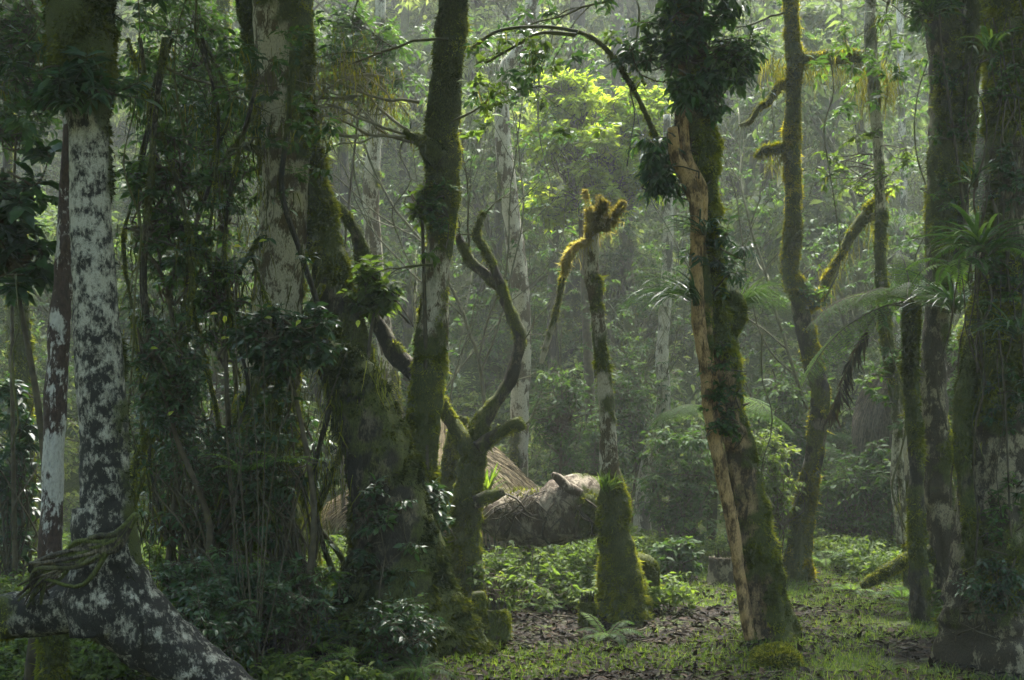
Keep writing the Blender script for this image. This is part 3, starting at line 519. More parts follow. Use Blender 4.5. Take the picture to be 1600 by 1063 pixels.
r = rg(6); A = np.array([W(1190 + 190 * t, 100 + 4 * math.sin(9 * t), 10.6) for t in r.random(34)] + [W(1190 + 50 * t, 240, 10.6) for t in r.random(6)] + [W(1290 + 90 * t, 430 - 110 * t, 10.6) for t in r.random(10)])
hanging(t11, r, A, .24, 12, spread=.04)
# 12 thin pale-mossy trunk
t12, S12 = tree('thin_pale_tree', 'thin upright pale barked trunk behind the black tree fern stem', [(1372, -300, 18), (1362, -40, 18), (1360, 60, 20), (1366, 150, 20), (1372, 240, 18), (1376, 330, 18), (1376, 420, 18), (1382, 500, 20), (1394, 580, 24), (1408, 660, 22), (1418, 760, 18), (1424, gnd(1424, 10.2), 26)], 10.2, M['bark_pale'], 31, k=18, step=.03, mossf=.45, rough=.14)
hanging(t12, rg(8), np.array([W(1345 + 60 * q, 110 + 40 * q2, 10.2) for q, q2 in rg(7).random((22, 2))]), .3, 12)
for i, p in enumerate(([(1394, 590, 12), (1404, 700, 14), (1412, 800, 12), (1416, 850, 10)], [(1404, 560, 10), (1400, 660, 12), (1396, 760, 10), (1406, 850, 10)])): px_branch(t12, p, 10.1, 'bark_pale', 33 + i, mossf=.3)
# 13 dark right trunk
t13, S13 = tree('twin_stemmed_tree', 'dark trunk with a thin companion stem, second tree from the right edge', [(1462, -420, 80), (1478, -150, 78), (1480, 0, 76), (1478, 90, 62), (1480, 180, 64), (1478, 280, 64), (1474, 380, 58), (1466, 470, 48), (1458, 560, 42), (1460, 660, 42), (1466, 760, 44), (1482, 840, 52), (1496, 900, 58), (1498, gnd(1498, 8.9) + 10, 70)], 8.9, M['bark_brown'], 35, k=36, step=.028, mossf=.42, rough=.2, flare=.2, side=(.3, 0, 0))
px_branch(t13, [(1528, -150, 22), (1522, 60, 22), (1514, 180, 22), (1506, 290, 22), (1500, 380, 20), (1492, 450, 20)], 8.8, 'bark_dark', 36, mossf=.75, k=14)
px_branch(t13, [(1490, 900, 30), (1466, 872, 30), (1438, 866, 26), (1400, 884, 22), (1362, 908, 16), (1345, 916, 8)], 8.95, 'bark_dark', 37, name='root', mossf=1.0, k=14)
# 14 far right big trunk
t14, S14 = tree('broad_rooted_tree', 'massive mossy trunk wrapped in hanging roots at the right edge', [(1594, -420, 100), (1586, -150, 96), (1580, 0, 88), (1577, 130, 78), (1577, 260, 78), (1574, 380, 84), (1568, 480, 98), (1566, 580, 116), (1567, 700, 128), (1566, 820, 128), (1566, 920, 142), (1566, gnd(1566, 7.3) + 10, 190)], 7.3, M['bark_brown'], 38, k=48, step=.026, mossf=.40, rough=.22, flare=.2, fl=.034)
r = rg(9); a = Acc()
for i in range(26):
    x0 = 1505 + 110 * r.random(); y0 = -50 + 600 * r.random(); n_ = 6; L_ = 180 + 300 * r.random(); pts = []
    for q in range(n_): x0 += r.normal() * 12; pts.append(W(x0, y0 + L_ * q / n_, 7.3 - .02 - math.sqrt(max(.0, (.215 + .05 * (y0 + L_ * q / n_ > 450)) ** 2 - ((x0 - 1567) / F * 7.3) ** 2)) if abs(x0 - 1567) < 54 else 7.25))
    tube(a, spline(pts, .04), .003 + .006 * r.random() ** 2, 5)
a.build('hanging_roots', M['twig'], t14, smooth=True)
px_branch(t14, [(1520, 560, 24), (1504, 640, 28), (1506, 740, 26), (1520, 840, 28), (1530, 930, 30)], 7.15, 'bark_dark', 40, name='root_strand', mossf=.8, k=14)

# black tree fern
x_, d_ = 1428, 8.6; tf = thing('tree_fern', 'tree fern with a black mossy stem and bright feathery fronds over a dead one', 'tree fern', W(x_, gnd(x_, d_), d_))
trunk_part(tf, 'trunk', [(1424, 470, 26), (1424, 520, 22), (1424, 600, 22), (1430, 700, 24), (1432, 790, 26), (1440, gnd(1440, d_) + 6, 36)], d_, M['bark_dark'], 41, k=20, mossf=.62, rough=.2)
r = rg(12); tp_ = W(1424, 470, d_)
for (dx, dy, dz, L_) in ((-1, -.2, .3, .95), (-1, .1, .45, .7), (-.8, -.5, .5, .62), (.6, -.2, .65, .6), (.9, .1, .35, .6), (-.4, .7, .5, .6), (.4, -.8, .3, .5), (0, .3, .9, .5), (-1, -.3, -.12, 1.15), (-.3, -.8, .5, .7), (.7, -.6, .4, .7)):
    fa, sa = Acc(), Acc(); frond(fa, sa, r, tp_, (dx, dy, dz), L_, .75, 26, .24, 9, .006); f = fa.build('frond', M['fern'], tf); sa.build('midrib', M['twig'], f)
# long dead drooping frond
fa, sa = Acc(), Acc(); P = spline([W(1424, 480, d_), W(1380, 480, d_), W(1345, 530, d_), W(1318, 590, d_ - .05), W(1300, 640, d_ - .1)], .03); tube(sa, P, np.linspace(.008, .003, len(P)), 5)
for q in P[12::1]:
    for s in range(3): leaves(fa, np.array([q]), np.array([[r.normal() * .25, r.normal() * .25, -1.]]), np.array([[r.normal(), -1, 0]]), np.array([.10 + .12 * r.random()]), np.array([.022]), var=np.array([r.random()]))
f = fa.build('dead_frond', M['fern_dry'], tf); sa.build('midrib', M['twig'], f)
# ------------------------------------------------------------------ log, roofs, stumps
def log_():
    root = thing('fallen_log', 'fallen log with matted brown roots and a pale bare end on the rise', 'log', W(860, 830, 9.6))
    o, S = trunk_part(root, 'trunk', [(968, 800, 70), (935, 792, 100), (895, 796, 108), (850, 806, 98), (810, 808, 92), (775, 806, 72), (755, 800, 46)], 9.6, M['log'], 50, k=36, step=.025, mossf=.34, rough=.2, fuzz=.9)
    px_branch(root, [(905, 775, 22), (885, 760, 18), (868, 745, 15), (862, 740, 8)], 9.4, 'log', 51, mossf=0, k=12)
    r = rg(51); a = Acc()
    for i in range(38):
        x0 = 770 + 150 * r.random(); y0 = 765 + 30 * r.random(); pts = []; dx = r.normal() * 26
        for q in range(6): pts.append(W(x0 + dx * q * .5 + r.normal() * 5, y0 + 13 * q * (.6 + .5 * r.random()), 9.6 - .25 * math.sin(.55 * q + .5) - .02 - .02 * r.random()))
        tube(a, spline(pts, .04), .0035 + .006 * r.random(), 4, a=r.random())
    a.build('matted_roots', M['twig'], root, smooth=True)
    m = Acc(); P = np.array([W(775 + 130 * u, 765 + 12 * v, 9.5) for u, v in r.random((400, 2))]); leaves(m, P, runit(r, 400) + UP * .2, UP + 0 * P, .05, .012, var=r.random(400)); m.build('moss', M['moss'], o)
log_()
def thatch(label, cx, cyt, cyb, rw, d, mat, seed, n=5200, sq=1.0, name='thatched_roof', cone=False):
    """domed thatch: a lumpy shell covered by straw running down from the apex"""
    ap = W(cx, cyt, d); bt = W(cx, cyb, d); hh = ap[2] - bt[2]; rr = rw / F * d; r = rg(seed); root = thing(name, label, 'thatched roof', (bt[0], bt[1], gz(bt[0], bt[1])))
    def pt(u, th): # u 0 apex ..1 eave
        rad = rr * np.sin(np.clip(u, 0, 1.15) * 1.5) ** .85 if np.ndim(u) == 0 else rr * np.sin(np.clip(u, 0, 1.05) * 1.5) ** .85
        z = ap[2] - hh * np.asarray(u) ** (1.35 * sq)
        if cone: rad = rr * np.asarray(u) ** 1.15; z = ap[2] - hh * np.asarray(u) ** .92 - .03 * np.sin(np.asarray(u) * 9 + 2 * th)
        return np.stack([ap[0] + rad * np.cos(th), ap[1] + rad * np.sin(th), z], -1)
    nu, nt_ = 14, 36; u, th = np.meshgrid(np.linspace(.03, 1, nu), np.arange(nt_) / nt_ * 2 * np.pi, indexing='ij'); V = pt(u.ravel(), th.ravel()); i = np.arange(nu - 1)[:, None] * nt_; j = np.arange(nt_)[None]; j2 = (j + 1) % nt_
    Vi = V.copy(); Vi[:, 2] -= .07; Vi[:, :2] = ap[:2] + (Vi[:, :2] - ap[:2]) * .93; Q = np.stack([i + j, i + j2, i + nt_ + j2, i + nt_ + j], -1).reshape(-1, 4)
    a = Acc(); a.add(V, None, Q); a.add(Vi, None, Q[:, ::-1]); a.build('thatch_base', M['thatch_dark'], root, smooth=True)
    u0 = r.random(n) ** .7 * .95; t0 = r.random(n) * 2 * np.pi; du = .12 + .14 * r.random(n); t1_ = t0 + r.normal(size=n) * .05; lift = (.012 + .03 * r.random(n))
    P0, P1 = pt(u0, t0), pt(np.minimum(u0 + du, 1.05), t1_); over = np.maximum(0, u0 + du - 1.0); P1[:, 2] -= over * hh * 1.6 + .0; o = unit((P1 - ap) * np.array([1, 1, 0])); P0 = P0 + o * .01; P1 = P1 + o * lift[:, None] + UP * lift[:, None] * .6
    s = Acc(); prisms(s, P0, P1, .006, .004, np.repeat(r.random(n), 6)); s.build('straw', M[mat], root)
    pc = Acc()
    for k in range(5): tq = k / 5 * 2 * np.pi; b = np.array([ap[0] + rr * .7 * math.cos(tq), ap[1] + rr * .7 * math.sin(tq), 0]); b[2] = gz(b[0], b[1]) - .05; t_ = b.copy(); t_[2] = bt[2] + hh * .35; tube(pc, np.array([b, (b + t_) / 2, t_]), .03, 8)
    pc.build('posts', M['bark_brown'], root, smooth=True); return root
thatch('sagging straw thatched roof seen behind the forked snag', 695, 628, 788, 178, 12.2, 'straw', 60, 9000, cone=True)
thatch('small dark rounded thatched roof between the slender tree and the tree fern', 1432, 560, 672, 92, 12.6, 'thatch_dark', 61, 6000, sq=1.3)
px_branch(thing('leaning_pole', 'short thick mossy pole standing between the slim mossy tree and the snag', 'pole', W(700, 800, 9.6)), [(720, 650, 26), (712, 690, 30), (702, 740, 34), (698, 800, 36)], 9.6, 'bark_dark', 62, name='trunk', mossf=1.0, k=16)
def stump(label, x, y0, w, hpx, d, seed, mat='bark_dark', moss=.6, jag=True):
    yb = gnd(x, d) + 6; root, _ = tree('tree_stump', label, [(x, yb - hpx, w * .92), (x, yb - hpx * .6, w), (x, yb - hpx * .2, w * 1.1), (x, yb + 4, w * 1.35)], d, M[mat], seed, cat='stump', k=30, step=.02, mossf=moss, rough=.22, flare=.3)
    c = W(x, yb - hpx, d); rr = w * .45 * .9 / F * d; a = Acc(); r = rg(seed); m = 70 if jag else 1; th = r.random(m) * 6.3; q = rr * np.sqrt(r.random(m)); A = c + np.stack([q * np.cos(th), q * np.sin(th), -.03 + 0 * q], -1); B = A + np.stack([r.normal(size=m) * .01, r.normal(size=m) * .01, .035 + .07 * r.random(m) ** 2], -1)
    prisms(a, A, B, .016, .003, np.repeat(r.random(m), 6)); a.build('splintered_top', M[mat], root); return root
stump('small mossy double stump standing in the leaf litter left of the swollen tree base', 772, 0, 46, 52, 7.75, 63, moss=.45)
px_branch(bpy.data.objects['tree_stump'], [(748, 925, 20), (750, 950, 26), (752, 985, 30)], 7.7, 'bark_dark', 64, name='stub', mossf=1.0, k=16)
stump('tiny mossy stump touching the left foot of the swollen green trunk base', 917, 0, 26, 42, 8.5, 65, moss=.7)
stump('bare brown cut stump at the edge of the clearing behind the leaning tree', 1128, 0, 44, 50, 10.3, 66, 'bark_brown', moss=.1)
stump('low rounded moss cushion on a stump at the bottom edge below the leaning tree', 1214, 0, 50, 20, 7.2, 67, moss=1.2, jag=False)

m_ = Acc(); c_ = W(1214, gnd(1214, 7.2) - 16, 7.2); r = rg(68); u_ = runit(r, 5000); u_[:, 2] = np.abs(u_[:, 2]); P_ = c_ + [0, 0, -.07] + u_ * np.array([.15, .15, .12]) * (1 + .15 * noise(u_ * 3, 5))[:, None]
leaves(m_, P_, u_ + r.normal(size=u_.shape) * .5, runit(r, 5000), .028, .008, var=r.random(5000)); m_.build('moss_cushion', M['moss'], bpy.data.objects['tree_stump.003'])
# ------------------------------------------------------------------ background trunks in the haze
BG = [('pale lichened trunk in the haze behind the snag, a bent fork at its top', [(838, -120, 26), (828, 40, 24), (790, 110, 26), (784, 180, 26), (790, 260, 28), (800, 350, 32), (812, 440, 34), (816, 540, 32), (812, 640, 30), (812, 800, 36)], 12.6, 'bark_cream', .12),
 ('pale grey trunk in the haze between the big mossy trunk and the slim one', [(600, -150, 18), (592, 60, 20), (586, 200, 24), (580, 320, 28), (588, 430, 30), (602, 540, 30), (614, 640, 32), (624, 760, 36)], 12.8, 'bark_cream', .1),
 ('very faint grey trunk leaning right in the mist beyond the slender forked tree', [(1330, 60, 22), (1310, 140, 22), (1292, 230, 24), (1280, 330, 24), (1275, 440, 24), (1280, 640, 30)], 19., 'bark_dark', .3),
 ('pale streaked trunk low in the haze left of the leaning tree', [(1042, 180, 14), (1044, 330, 18), (1040, 470, 20), (1034, 560, 22), (1036, 630, 24), (1018, 700, 26), (1005, 790, 30)], 13.5, 'bark_pale', .2),
 ('thin white stem in the mist left of the twin stemmed tree', [(1405, -60, 12), (1408, 160, 12), (1412, 300, 12), (1404, 420, 14), (1400, 560, 14), (1402, 700, 16)], 15., 'bark_pale', .1),
 ('slender grey trunk in the mist just right of the pale forked one', [(868, 340, 16), (862, 480, 18), (866, 600, 20), (870, 760, 22)], 16., 'bark_dark', .3),
 ('dim thin trunk in the dark gap at the far left edge', [(30, 350, 24), (34, 500, 26), (40, 700, 28), (42, 900, 34)], 10.5, 'bark_dark', .6),
 ('dim thin trunk in the bluish gap beside the ringed tree', [(16, -50, 16), (12, 300, 18), (24, 600, 22), (18, 900, 28)], 12.5, 'bark_dark', .4),
 ('grey trunk in the mist above the thatched roof on the left', [(640, 300, 16), (636, 420, 18), (640, 560, 20), (646, 700, 22)], 16.5, 'bark_dark', .3),
 ('straight dusky trunk in the haze behind the bright treetop', [(905, -60, 26), (900, 140, 28), (896, 330, 28), (898, 520, 32), (900, 760, 36)], 18., 'bark_dark', .3),
 ('dim crooked trunk in the haze left of the leaning tree top', [(985, -80, 20), (990, 120, 22), (978, 330, 24), (986, 560, 26), (980, 760, 30)], 17., 'bark_dark', .3),
 ('faint upright trunk in the mist beyond the bow shaped tree', [(1205, -80, 22), (1200, 160, 24), (1196, 400, 26), (1202, 700, 30)], 20., 'bark_dark', .2),
 ('hazy trunk seen in the gap left of the big mossy trunk', [(352, -60, 22), (346, 120, 24), (352, 300, 26), (344, 520, 28)], 13., 'bark_dark', .4),
 ('thin hazy trunk right of the big mossy trunk near the picture top', [(540, -80, 14), (532, 140, 16), (540, 320, 18), (536, 560, 20)], 16., 'bark_dark', .3),
 ('pale thin trunk at the foot of the twin stemmed tree', [(1462, 520, 26), (1462, 640, 30), (1474, 760, 34), (1500, 850, 36), (1516, 900, 40)], 10.0, 'bark_cream', .25),
 ('straight grey trunk in the mist between snag and slim mossy tree', [(748, -80, 16), (744, 200, 18), (750, 420, 20), (744, 700, 22)], 19., 'bark_dark', .2),
]
bgt = []
for i, (lb, pts, d, m, mf) in enumerate(BG):
    yb = gnd(pts[-1][0], d); pts = [p for p in pts if p[1] < yb - 10] + [(pts[-1][0], yb + 12, pts[-1][2] * 1.2)]
    bgt.append(tree('hazy_tree', lb, pts, d, M[m], 100 + i, k=14, step=.06, mossf=mf + .1, rough=.13, fuzz=.3, fl=.04)[0])

# ------------------------------------------------------------------ far wood: leaf masses on the misty slope
def far():
    r = rg(400); f, t = Acc(), Acc()
    for (n, ya, yb, tw, lp, L_, rd) in ((2600, 13.6, 22, 6, 8, .10, .34), (2600, 22, 43, 6, 6, .20, .7)):
        n = int(n * 1.2); y = ya + (yb - ya) * r.random(n) ** .85; x = (r.random(n) * 2 - 1) * (y * .47 + 2.5); z = ground(x, y) + .1 + r.random(n) ** 1.3 * (1.4 if ya < 20 else 2.4)
        Cn = np.stack([x, y, z], -1); sprays(f, t, r, Cn, rd * (.6 + .8 * r.random(len(Cn))), tw, lp, L_, .45, .3, tr=.005)
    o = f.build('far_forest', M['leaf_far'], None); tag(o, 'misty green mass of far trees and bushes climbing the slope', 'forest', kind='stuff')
    o2 = t.build('far_twigs', M['twig'], None); tag(o2, 'fine grey twigs threading the misty far wood', 'twigs', kind='stuff')
far()
r = rg(430); protos = [slope_tree(r, h_, rd_, 431 + i, L_) for i, (h_, rd_, L_) in enumerate(((3.2, .9, .09), (4.6, 1.2, .10), (5.4, 1.3, .12), (3.8, 1.5, .13), (6.6, 1.5, .14)))]; spots = []; used = set()
while len(spots) < 120:
    y = 14.6 + 26 * r.random() ** 1.1; x = (r.random() * 2 - 1) * (y * .45 + .6)
    if all((x - a) ** 2 + (y - b) ** 2 > (1.0 + .035 * y) ** 2 for a, b in spots): spots.append((x, y))
    else: used.add(1)
    if len(spots) > 60 and r.random() < .004: break
for i, (x, y) in enumerate(spots):
    k = i % 5; o = protos[k] if i < 5 else copy_tree(protos[k]); o.location = (x, y, gz(x, y)); o.rotation_euler = (0, 0, r.random() * 6.3); s = .75 + .55 * r.random(); s = s * (.7 if y < 17 else 1); o.scale = (s, s, s)
# slender saplings standing at the edge of the wood
def sapling_proto(seed, h):
    r = rg(seed); root = thing('sapling', 'slender twiggy sapling with fine leaves at the edge of the misty wood', 'sapling', (0, 0, 0), 'slender saplings at the edge of the misty wood'); a = []; tp = []
    branching(r, (0, 0, -.05), (r.normal() * .12, 0, 1), h, .022, 3, 6, curl=.10, up=.06, out=a, tips=tp, angle=.75); twigs_acc(a, 5).build('trunk', M['twig_moss'], root, smooth=True)
    f = Acc(); tp = np.array(tp); sprays(f, None, r, tp, .12, 3, 5, .06, .45, hi=False); f.build('leaves', M['leaf_mid'], root); return root
sp_ = [sapling_proto(441 + i, h_) for i, h_ in enumerate((2.6, 3.6, 4.6, 3.0))]; r = rg(450)
for i, px_ in enumerate((90, 330, 540, 1060, 250, 1000, 1300, 1440, 640, 1205, 1530, 1350, 880, 745)):
    d = 12.2 + 3.6 * r.random(); x, y = W(px_ + r.normal() * 12, 0, d)[:2]; o = sp_[i] if i < 4 else copy_tree(sp_[i % 4]); o.location = (x, y, gz(x, y)); o.rotation_euler = (0, 0, r.random() * 6.3); s = .8 + .5 * r.random(); o.scale = (s, s, s)
# faint trunks within the far wood
r = rg(410); proto = None; k_ = 0
for i in range(12):
    y = 17 + 18 * r.random(); x = (r.random() * 2 - 1) * y * .42; b = np.array([x, y, gz(x, y) - .1])
    if proto is None or i % 10 == 0:
        P = np.array([b, b + [.1, 0, 2.5], b + [-.15, .1, 5], b + [.1, 0, 8.5]]); S_ = spline(np.hstack([P, [[.13], [.10], [.08], [.04]]]), .2)
        proto = thing('far_tree', 'thin grey trunk lost in the mist of the far wood', 'tree', b, 'faint trunks in the far wood'); a_, _ = trunk_mesh(S_, 420 + i, k=10, mossf=.3, fuzz=0); a_.build('trunk', M['bark_dark'], proto, smooth=True)
    else:
        c = copy_tree(proto); c.location = b; c.rotation_euler = (r.normal() * .07, r.normal() * .07, r.random() * 6); s = .7 + .7 * r.random(); c.scale = (s, s, 1)

# ------------------------------------------------------------------ bushes, each a thing
def bush(label, x0, y0, x1, y1, d, seed, mat='leaf_mid', n=40, L=.08, cat='bush', name='bush', base=None, **k):
    cx = (x0 + x1) / 2 if base is None else base; b = W(cx, 0, d); b[2] = gz(b[0], b[1]); root = thing(name, label, cat, b); foliage_box(root, x0, y0, x1, y1, d, seed, mat, n, L, **k); return root
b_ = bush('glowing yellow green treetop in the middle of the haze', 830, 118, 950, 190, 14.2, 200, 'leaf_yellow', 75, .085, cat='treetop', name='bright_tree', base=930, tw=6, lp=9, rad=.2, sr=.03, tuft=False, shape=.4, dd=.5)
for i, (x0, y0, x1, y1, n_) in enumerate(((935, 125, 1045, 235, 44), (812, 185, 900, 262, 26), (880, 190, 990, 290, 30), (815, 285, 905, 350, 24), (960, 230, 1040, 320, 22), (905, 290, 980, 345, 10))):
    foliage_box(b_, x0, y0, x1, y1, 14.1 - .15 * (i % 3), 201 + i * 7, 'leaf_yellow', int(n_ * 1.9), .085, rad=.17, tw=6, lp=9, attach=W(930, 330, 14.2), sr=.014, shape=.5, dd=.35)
bush('small yellow green bush lit up right behind the leaning tree', 1140, 650, 1246, 880, 10.6, 202, 'leaf_bright', 70, .05, cat='bush', base=1190, rad=.13, sr=.006)
bush('dense glossy green bush left of the leaning tree foot', 1000, 640, 1130, 880, 11.6, 203, 'leaf_mid', 90, .065, rad=.2)
bush('spreading fresh green undergrowth between the fallen log and the clearing', 640, 850, 930, 960, 9.0, 215, 'leaf_bright', 60, .05, cat='undergrowth', rad=.1, dd=.6, sr=.004)
bush('low pale leaved bush beside the brown stump', 1020, 840, 1096, 905, 10.6, 204, 'leaf_mid', 26, .07, rad=.12)
bush('airy light green bush between the hut roof and tufted tree', 828, 560, 925, 740, 11.8, 205, 'leaf_mid', 60, .055, rad=.17)
bush('dark bush under the airy one above the fallen log', 850, 650, 1000, 800, 12.4, 206, 'leaf_mid', 70, .06, rad=.2)
bush('dark green bush at the back of the clearing right of the slender tree', 1270, 690, 1400, 860, 12.6, 207, 'leaf_mid', 80, .07, rad=.22)
bush('feathery bush behind the black stemmed tree fern', 1330, 640, 1520, 880, 12.0, 208, 'leaf_mid', 80, .065, rad=.22)
bush('shadowed bush between the leaning tree and slender tree', 1180, 560, 1290, 760, 13.4, 209, 'leaf_mid', 70, .08, rad=.25)
bush('mid green bush low in the haze behind the orange tufted trunk', 930, 560, 1060, 740, 13.6, 210, 'leaf_mid', 80, .07, rad=.25)
bush('shaded bush behind the thatched roof on the left', 560, 540, 720, 700, 13.8, 211, 'leaf_mid', 80, .08, rad=.25)
bush('broad shaded bush at the back right beside the massive tree', 1420, 480, 1600, 760, 11.4, 212, 'leaf_mid', 90, .08, rad=.25)
bush('tall dim bush in the gap right of the twin stemmed tree', 1500, 150, 1560, 420, 12.6, 213, 'leaf_mid', 50, .09, rad=.25)
# left thicket
LB = [
 ('broad leaved sapling with dark glossy leaves left of the lichened trunk', -60, 190, 110, 480, 6.0, 'leaf_dark', 22, .10, 40),
 ('dim leafy shrub filling the lower left gap behind the ringed trunk', -30, 560, 66, 900, 9.2, 'leaf_dark', 44, .08, 20),
 ('leafy climber mass on thin stems just right of the lichened trunk', 190, 180, 330, 470, 7.4, 'leaf_mid', 44, .062, 260),
 ('twiggy shrub with small leaves left of the big mossy trunk', 300, 120, 410, 420, 8.8, 'leaf_mid', 50, .05, 340),
 ('dark leafy shrub at mid height in the thicket', 195, 500, 330, 680, 7.0, 'leaf_dark', 44, .05, 300),
 ('glossy shrub catching the light below the big mossy trunk', 365, 470, 530, 590, 7.0, 'leaf_dark', 60, .06, 470),
  ('small shrub rising above its neighbours in front of the big mossy trunk', 300, 395, 400, 560, 7.6, 'leaf_mid', 34, .05, 360),
 ('black green shrub in the heart of the thicket', 220, 620, 420, 860, 7.3, 'leaf_dark', 60, .045, 320),
 ('deeply shaded shrub beside the leaning bole', 370, 600, 480, 860, 7.2, 'leaf_dark', 46, .05, 470),
 ('low dark shrub on the mound under the thicket', 230, 850, 420, 990, 6.6, 'leaf_dark', 60, .045, 330),
 ('bright leaved seedling growing against the slim mossy trunk', 640, 285, 678, 345, 8.3, 'leaf_bright', 8, .06, 664),
 ('seedling with wide light leaves perched beside the hooked limb', 545, 410, 620, 500, 8.2, 'leaf_bright', 12, .09, 590),
 ('leafy bush wrapped around the foot of the slim mossy trunk', 620, 740, 700, 900, 7.9, 'leaf_dark', 60, .06, 660),
]
for i, (lb, x0, y0, x1, y1, d, m, n, L_, bs) in enumerate(LB): bush(lb, x0, y0, x1, y1, d, 230 + i, m, n, L_, name='shrub', cat='shrub', base=bs, sr=.010)
for i, (lb, x0, y0, x1, y1, d, n) in enumerate((('low leafy tangle on the bank left of the leaning bole foot', 380, 870, 540, 990, 6.8, 60), ('small leaved scramble hiding the foot of the leaning bole', 560, 930, 690, 1010, 6.9, 34), ('small leaved scramble on the bank beside the bent root', 250, 900, 400, 1040, 6.2, 80))):
    bush(lb, x0, y0, x1, y1, d, 660 + i, 'leaf_dark', n, .042, name='shrub', cat='shrub', sr=.004, rad=.11, dd=.4)
# dark dense backing of the thicket
bush('tall narrow evergreen shrub deep in the left thicket', 205, 300, 330, 900, 8.9, 250, 'leaf_dark', 90, .06, name='shrub', cat='shrub', rad=.22, dd=.4)
bush('broad evergreen shrub behind the thicket under the big mossy trunk', 320, 520, 500, 930, 9.1, 254, 'leaf_dark', 90, .06, name='shrub', cat='shrub', rad=.24, dd=.4)
bush('tall hazy shrub above the thicket between the two thick trunks', 190, -40, 400, 300, 10.5, 251, 'leaf_mid', 120, .08, name='shrub', cat='shrub', rad=.3, dd=.6)
bush('hazy shrub at the upper left corner', -40, -40, 90, 240, 9.0, 252, 'leaf_mid', 70, .07, name='shrub', cat='shrub', rad=.3)
bush('hazy leafy sapling top right of the big mossy trunk', 490, -30, 640, 180, 11.5, 253, 'leaf_mid', 60, .08, name='sapling', cat='sapling', rad=.3, base=540)
# vertical vines and stems of the thicket
r = rg(260); vines = ['thin dark climbing stem rising through the left thicket']
for i in range(17):
    x = 195 + 340 * (i + r.random()) / 17; sl_ = r.normal() * 60; d = 6.9 + 1.6 * r.random(); top = 60 + 500 * r.random() * (x > 330); pts = []; n_ = 8; yb = gnd(x, d) + 4
    for q in range(n_ + 1): pts.append(W(x + sl_ * (q / n_ - .5) + 22 * math.sin(q * 1.3 + i) + r.normal() * 9, top + (yb - top) * q / n_, d))
    rt = thing('climbing_stem', vines[0], 'vine', pts[-1], 'thin dark stems rising through the left thicket')
    S_ = spline(np.hstack([np.array(pts), np.full((n_ + 1, 1), .006 + .012 * r.random())]), .05); a_, m_ = trunk_mesh(S_, 270 + i, k=7, mossf=.55, fl=.024, fuzz=.9, lean=1.2); o = a_.build('stem', M['bark_dark'], rt, smooth=True)
    if m_.n: m_.build('moss', M['moss'], o)
    f = Acc(); q = np.array(pts); sprays(f, None, r, q[r.random(len(q)) < .6] if i % 2 else q[2:6], .13, 4, 5, .055, .5, hi=True); f.build('leaves', M['leaf_dark'], rt)
    hanging(rt, r, q[1:8], .26, 16, mat='moss_dark', spread=.06)
# a few light yellow leaves
r = rg(300); f = Acc(); P = np.array([W(x, y, 6.4) for x, y in ((340, 490), (352, 493), (425, 497), (470, 500), (405, 378), (366, 398), (345, 530), (560, 500), (235, 545), (262, 650), (365, 385))])
sap = thing('yellow_leaved_seedling', 'straggling seedling with a few bright yellow leaves in front of the thicket', 'seedling', (W(400, 0, 6.4)[0], 6.4, gz(W(400, 0, 6.4)[0], 6.4)))
leaves(f, P, unit(r.normal(size=P.shape) * [1, .3, .4]), np.tile([0, -.7, .7], (len(P), 1)), .042, .027, True, var=r.random(len(P))); f.build('leaves', M['leaf_tiny_yellow'], sap)
a = Acc(); b0 = wloc(sap)
for q in P: sp = spline([b0, (b0 + q) / 2 + r.normal(size=3) * .08, q], .08); tube(a, sp, np.linspace(.005, .0015, len(sp)), 4)
a.build('stem', M['twig'], sap)

# ------------------------------------------------------------------ leaf cover and epiphytes on the main trees
c10 = thing('leafy_climber', 'dense glossy leaved climber clothing the top of the leaning tree', 'climber', wloc(t10) + [0, -.2, 0])
src = S10[S10[:, 2] > 2.9][:, :3]
for i, (x0, y0, x1, y1, n_) in enumerate(((1020, -70, 1115, 20, 20), (1075, -40, 1160, 60, 16), (1030, 20, 1100, 110, 18), (1088, 60, 1170, 140, 13), (1042, 100, 1122, 192, 20), (1095, 120, 1150, 185, 9))):
    foliage_box(c10, x0, y0, x1, y1, 7.85, 700 + i, 'leaf_climb', n_, .08, asp=.38, rad=.12, attach=src[::8], grav=.5, dd=.2, shape=.5)
foliage_box(c10, 960, 20, 1060, 110, 7.9, 311, 'leaf_dark', 14, .07, asp=.4, rad=.14, attach=src[::8]); foliage_box(c10, 1120, 50, 1190, 140, 7.9, 312, 'leaf_dark', 14, .07, asp=.35, rad=.14, attach=src[::8])
foliage_box(c10, 995, 200, 1060, 340, 7.8, 313, 'leaf_dark', 16, .075, asp=.38, rad=.13, attach=src[::8], grav=.7)
foliage_box(c10, 1060, 330, 1180, 480, 7.9, 314, 'leaf_dark', 12, .07, asp=.3, rad=.12, attach=S10[(S10[:, 2] > 2) & (S10[:, 2] < 3)][::6, :3])
foliage_box(c10, 1095, 520, 1170, 720, 7.75, 315, 'leaf_mid', 26, .035, asp=.6, rad=.07, attach=S10[(S10[:, 2] > 1) & (S10[:, 2] < 2.2)][::6, :3])
px_branch(t10, [(1080, 190, 60), (1092, 225, 62), (1098, 258, 34)], 8.0, 'bark_dark', 316, name='moss_burr', mossf=1.2, k=24)
px_branch(t10, [(1145, 455, 20), (1150, 490, 40), (1142, 525, 20)], 8.0, 'bark_dark', 317, name='moss_burr', mossf=1.2, k=20)
strap_tuft('long arching grass leaved epiphyte hanging from the left side of the leaning tree', W(1088, 470, 7.7), .55, 46, 318, 'leaf_dark', .014, .7, 1.15, az=(1.8, 4.6), cat='epiphyte')
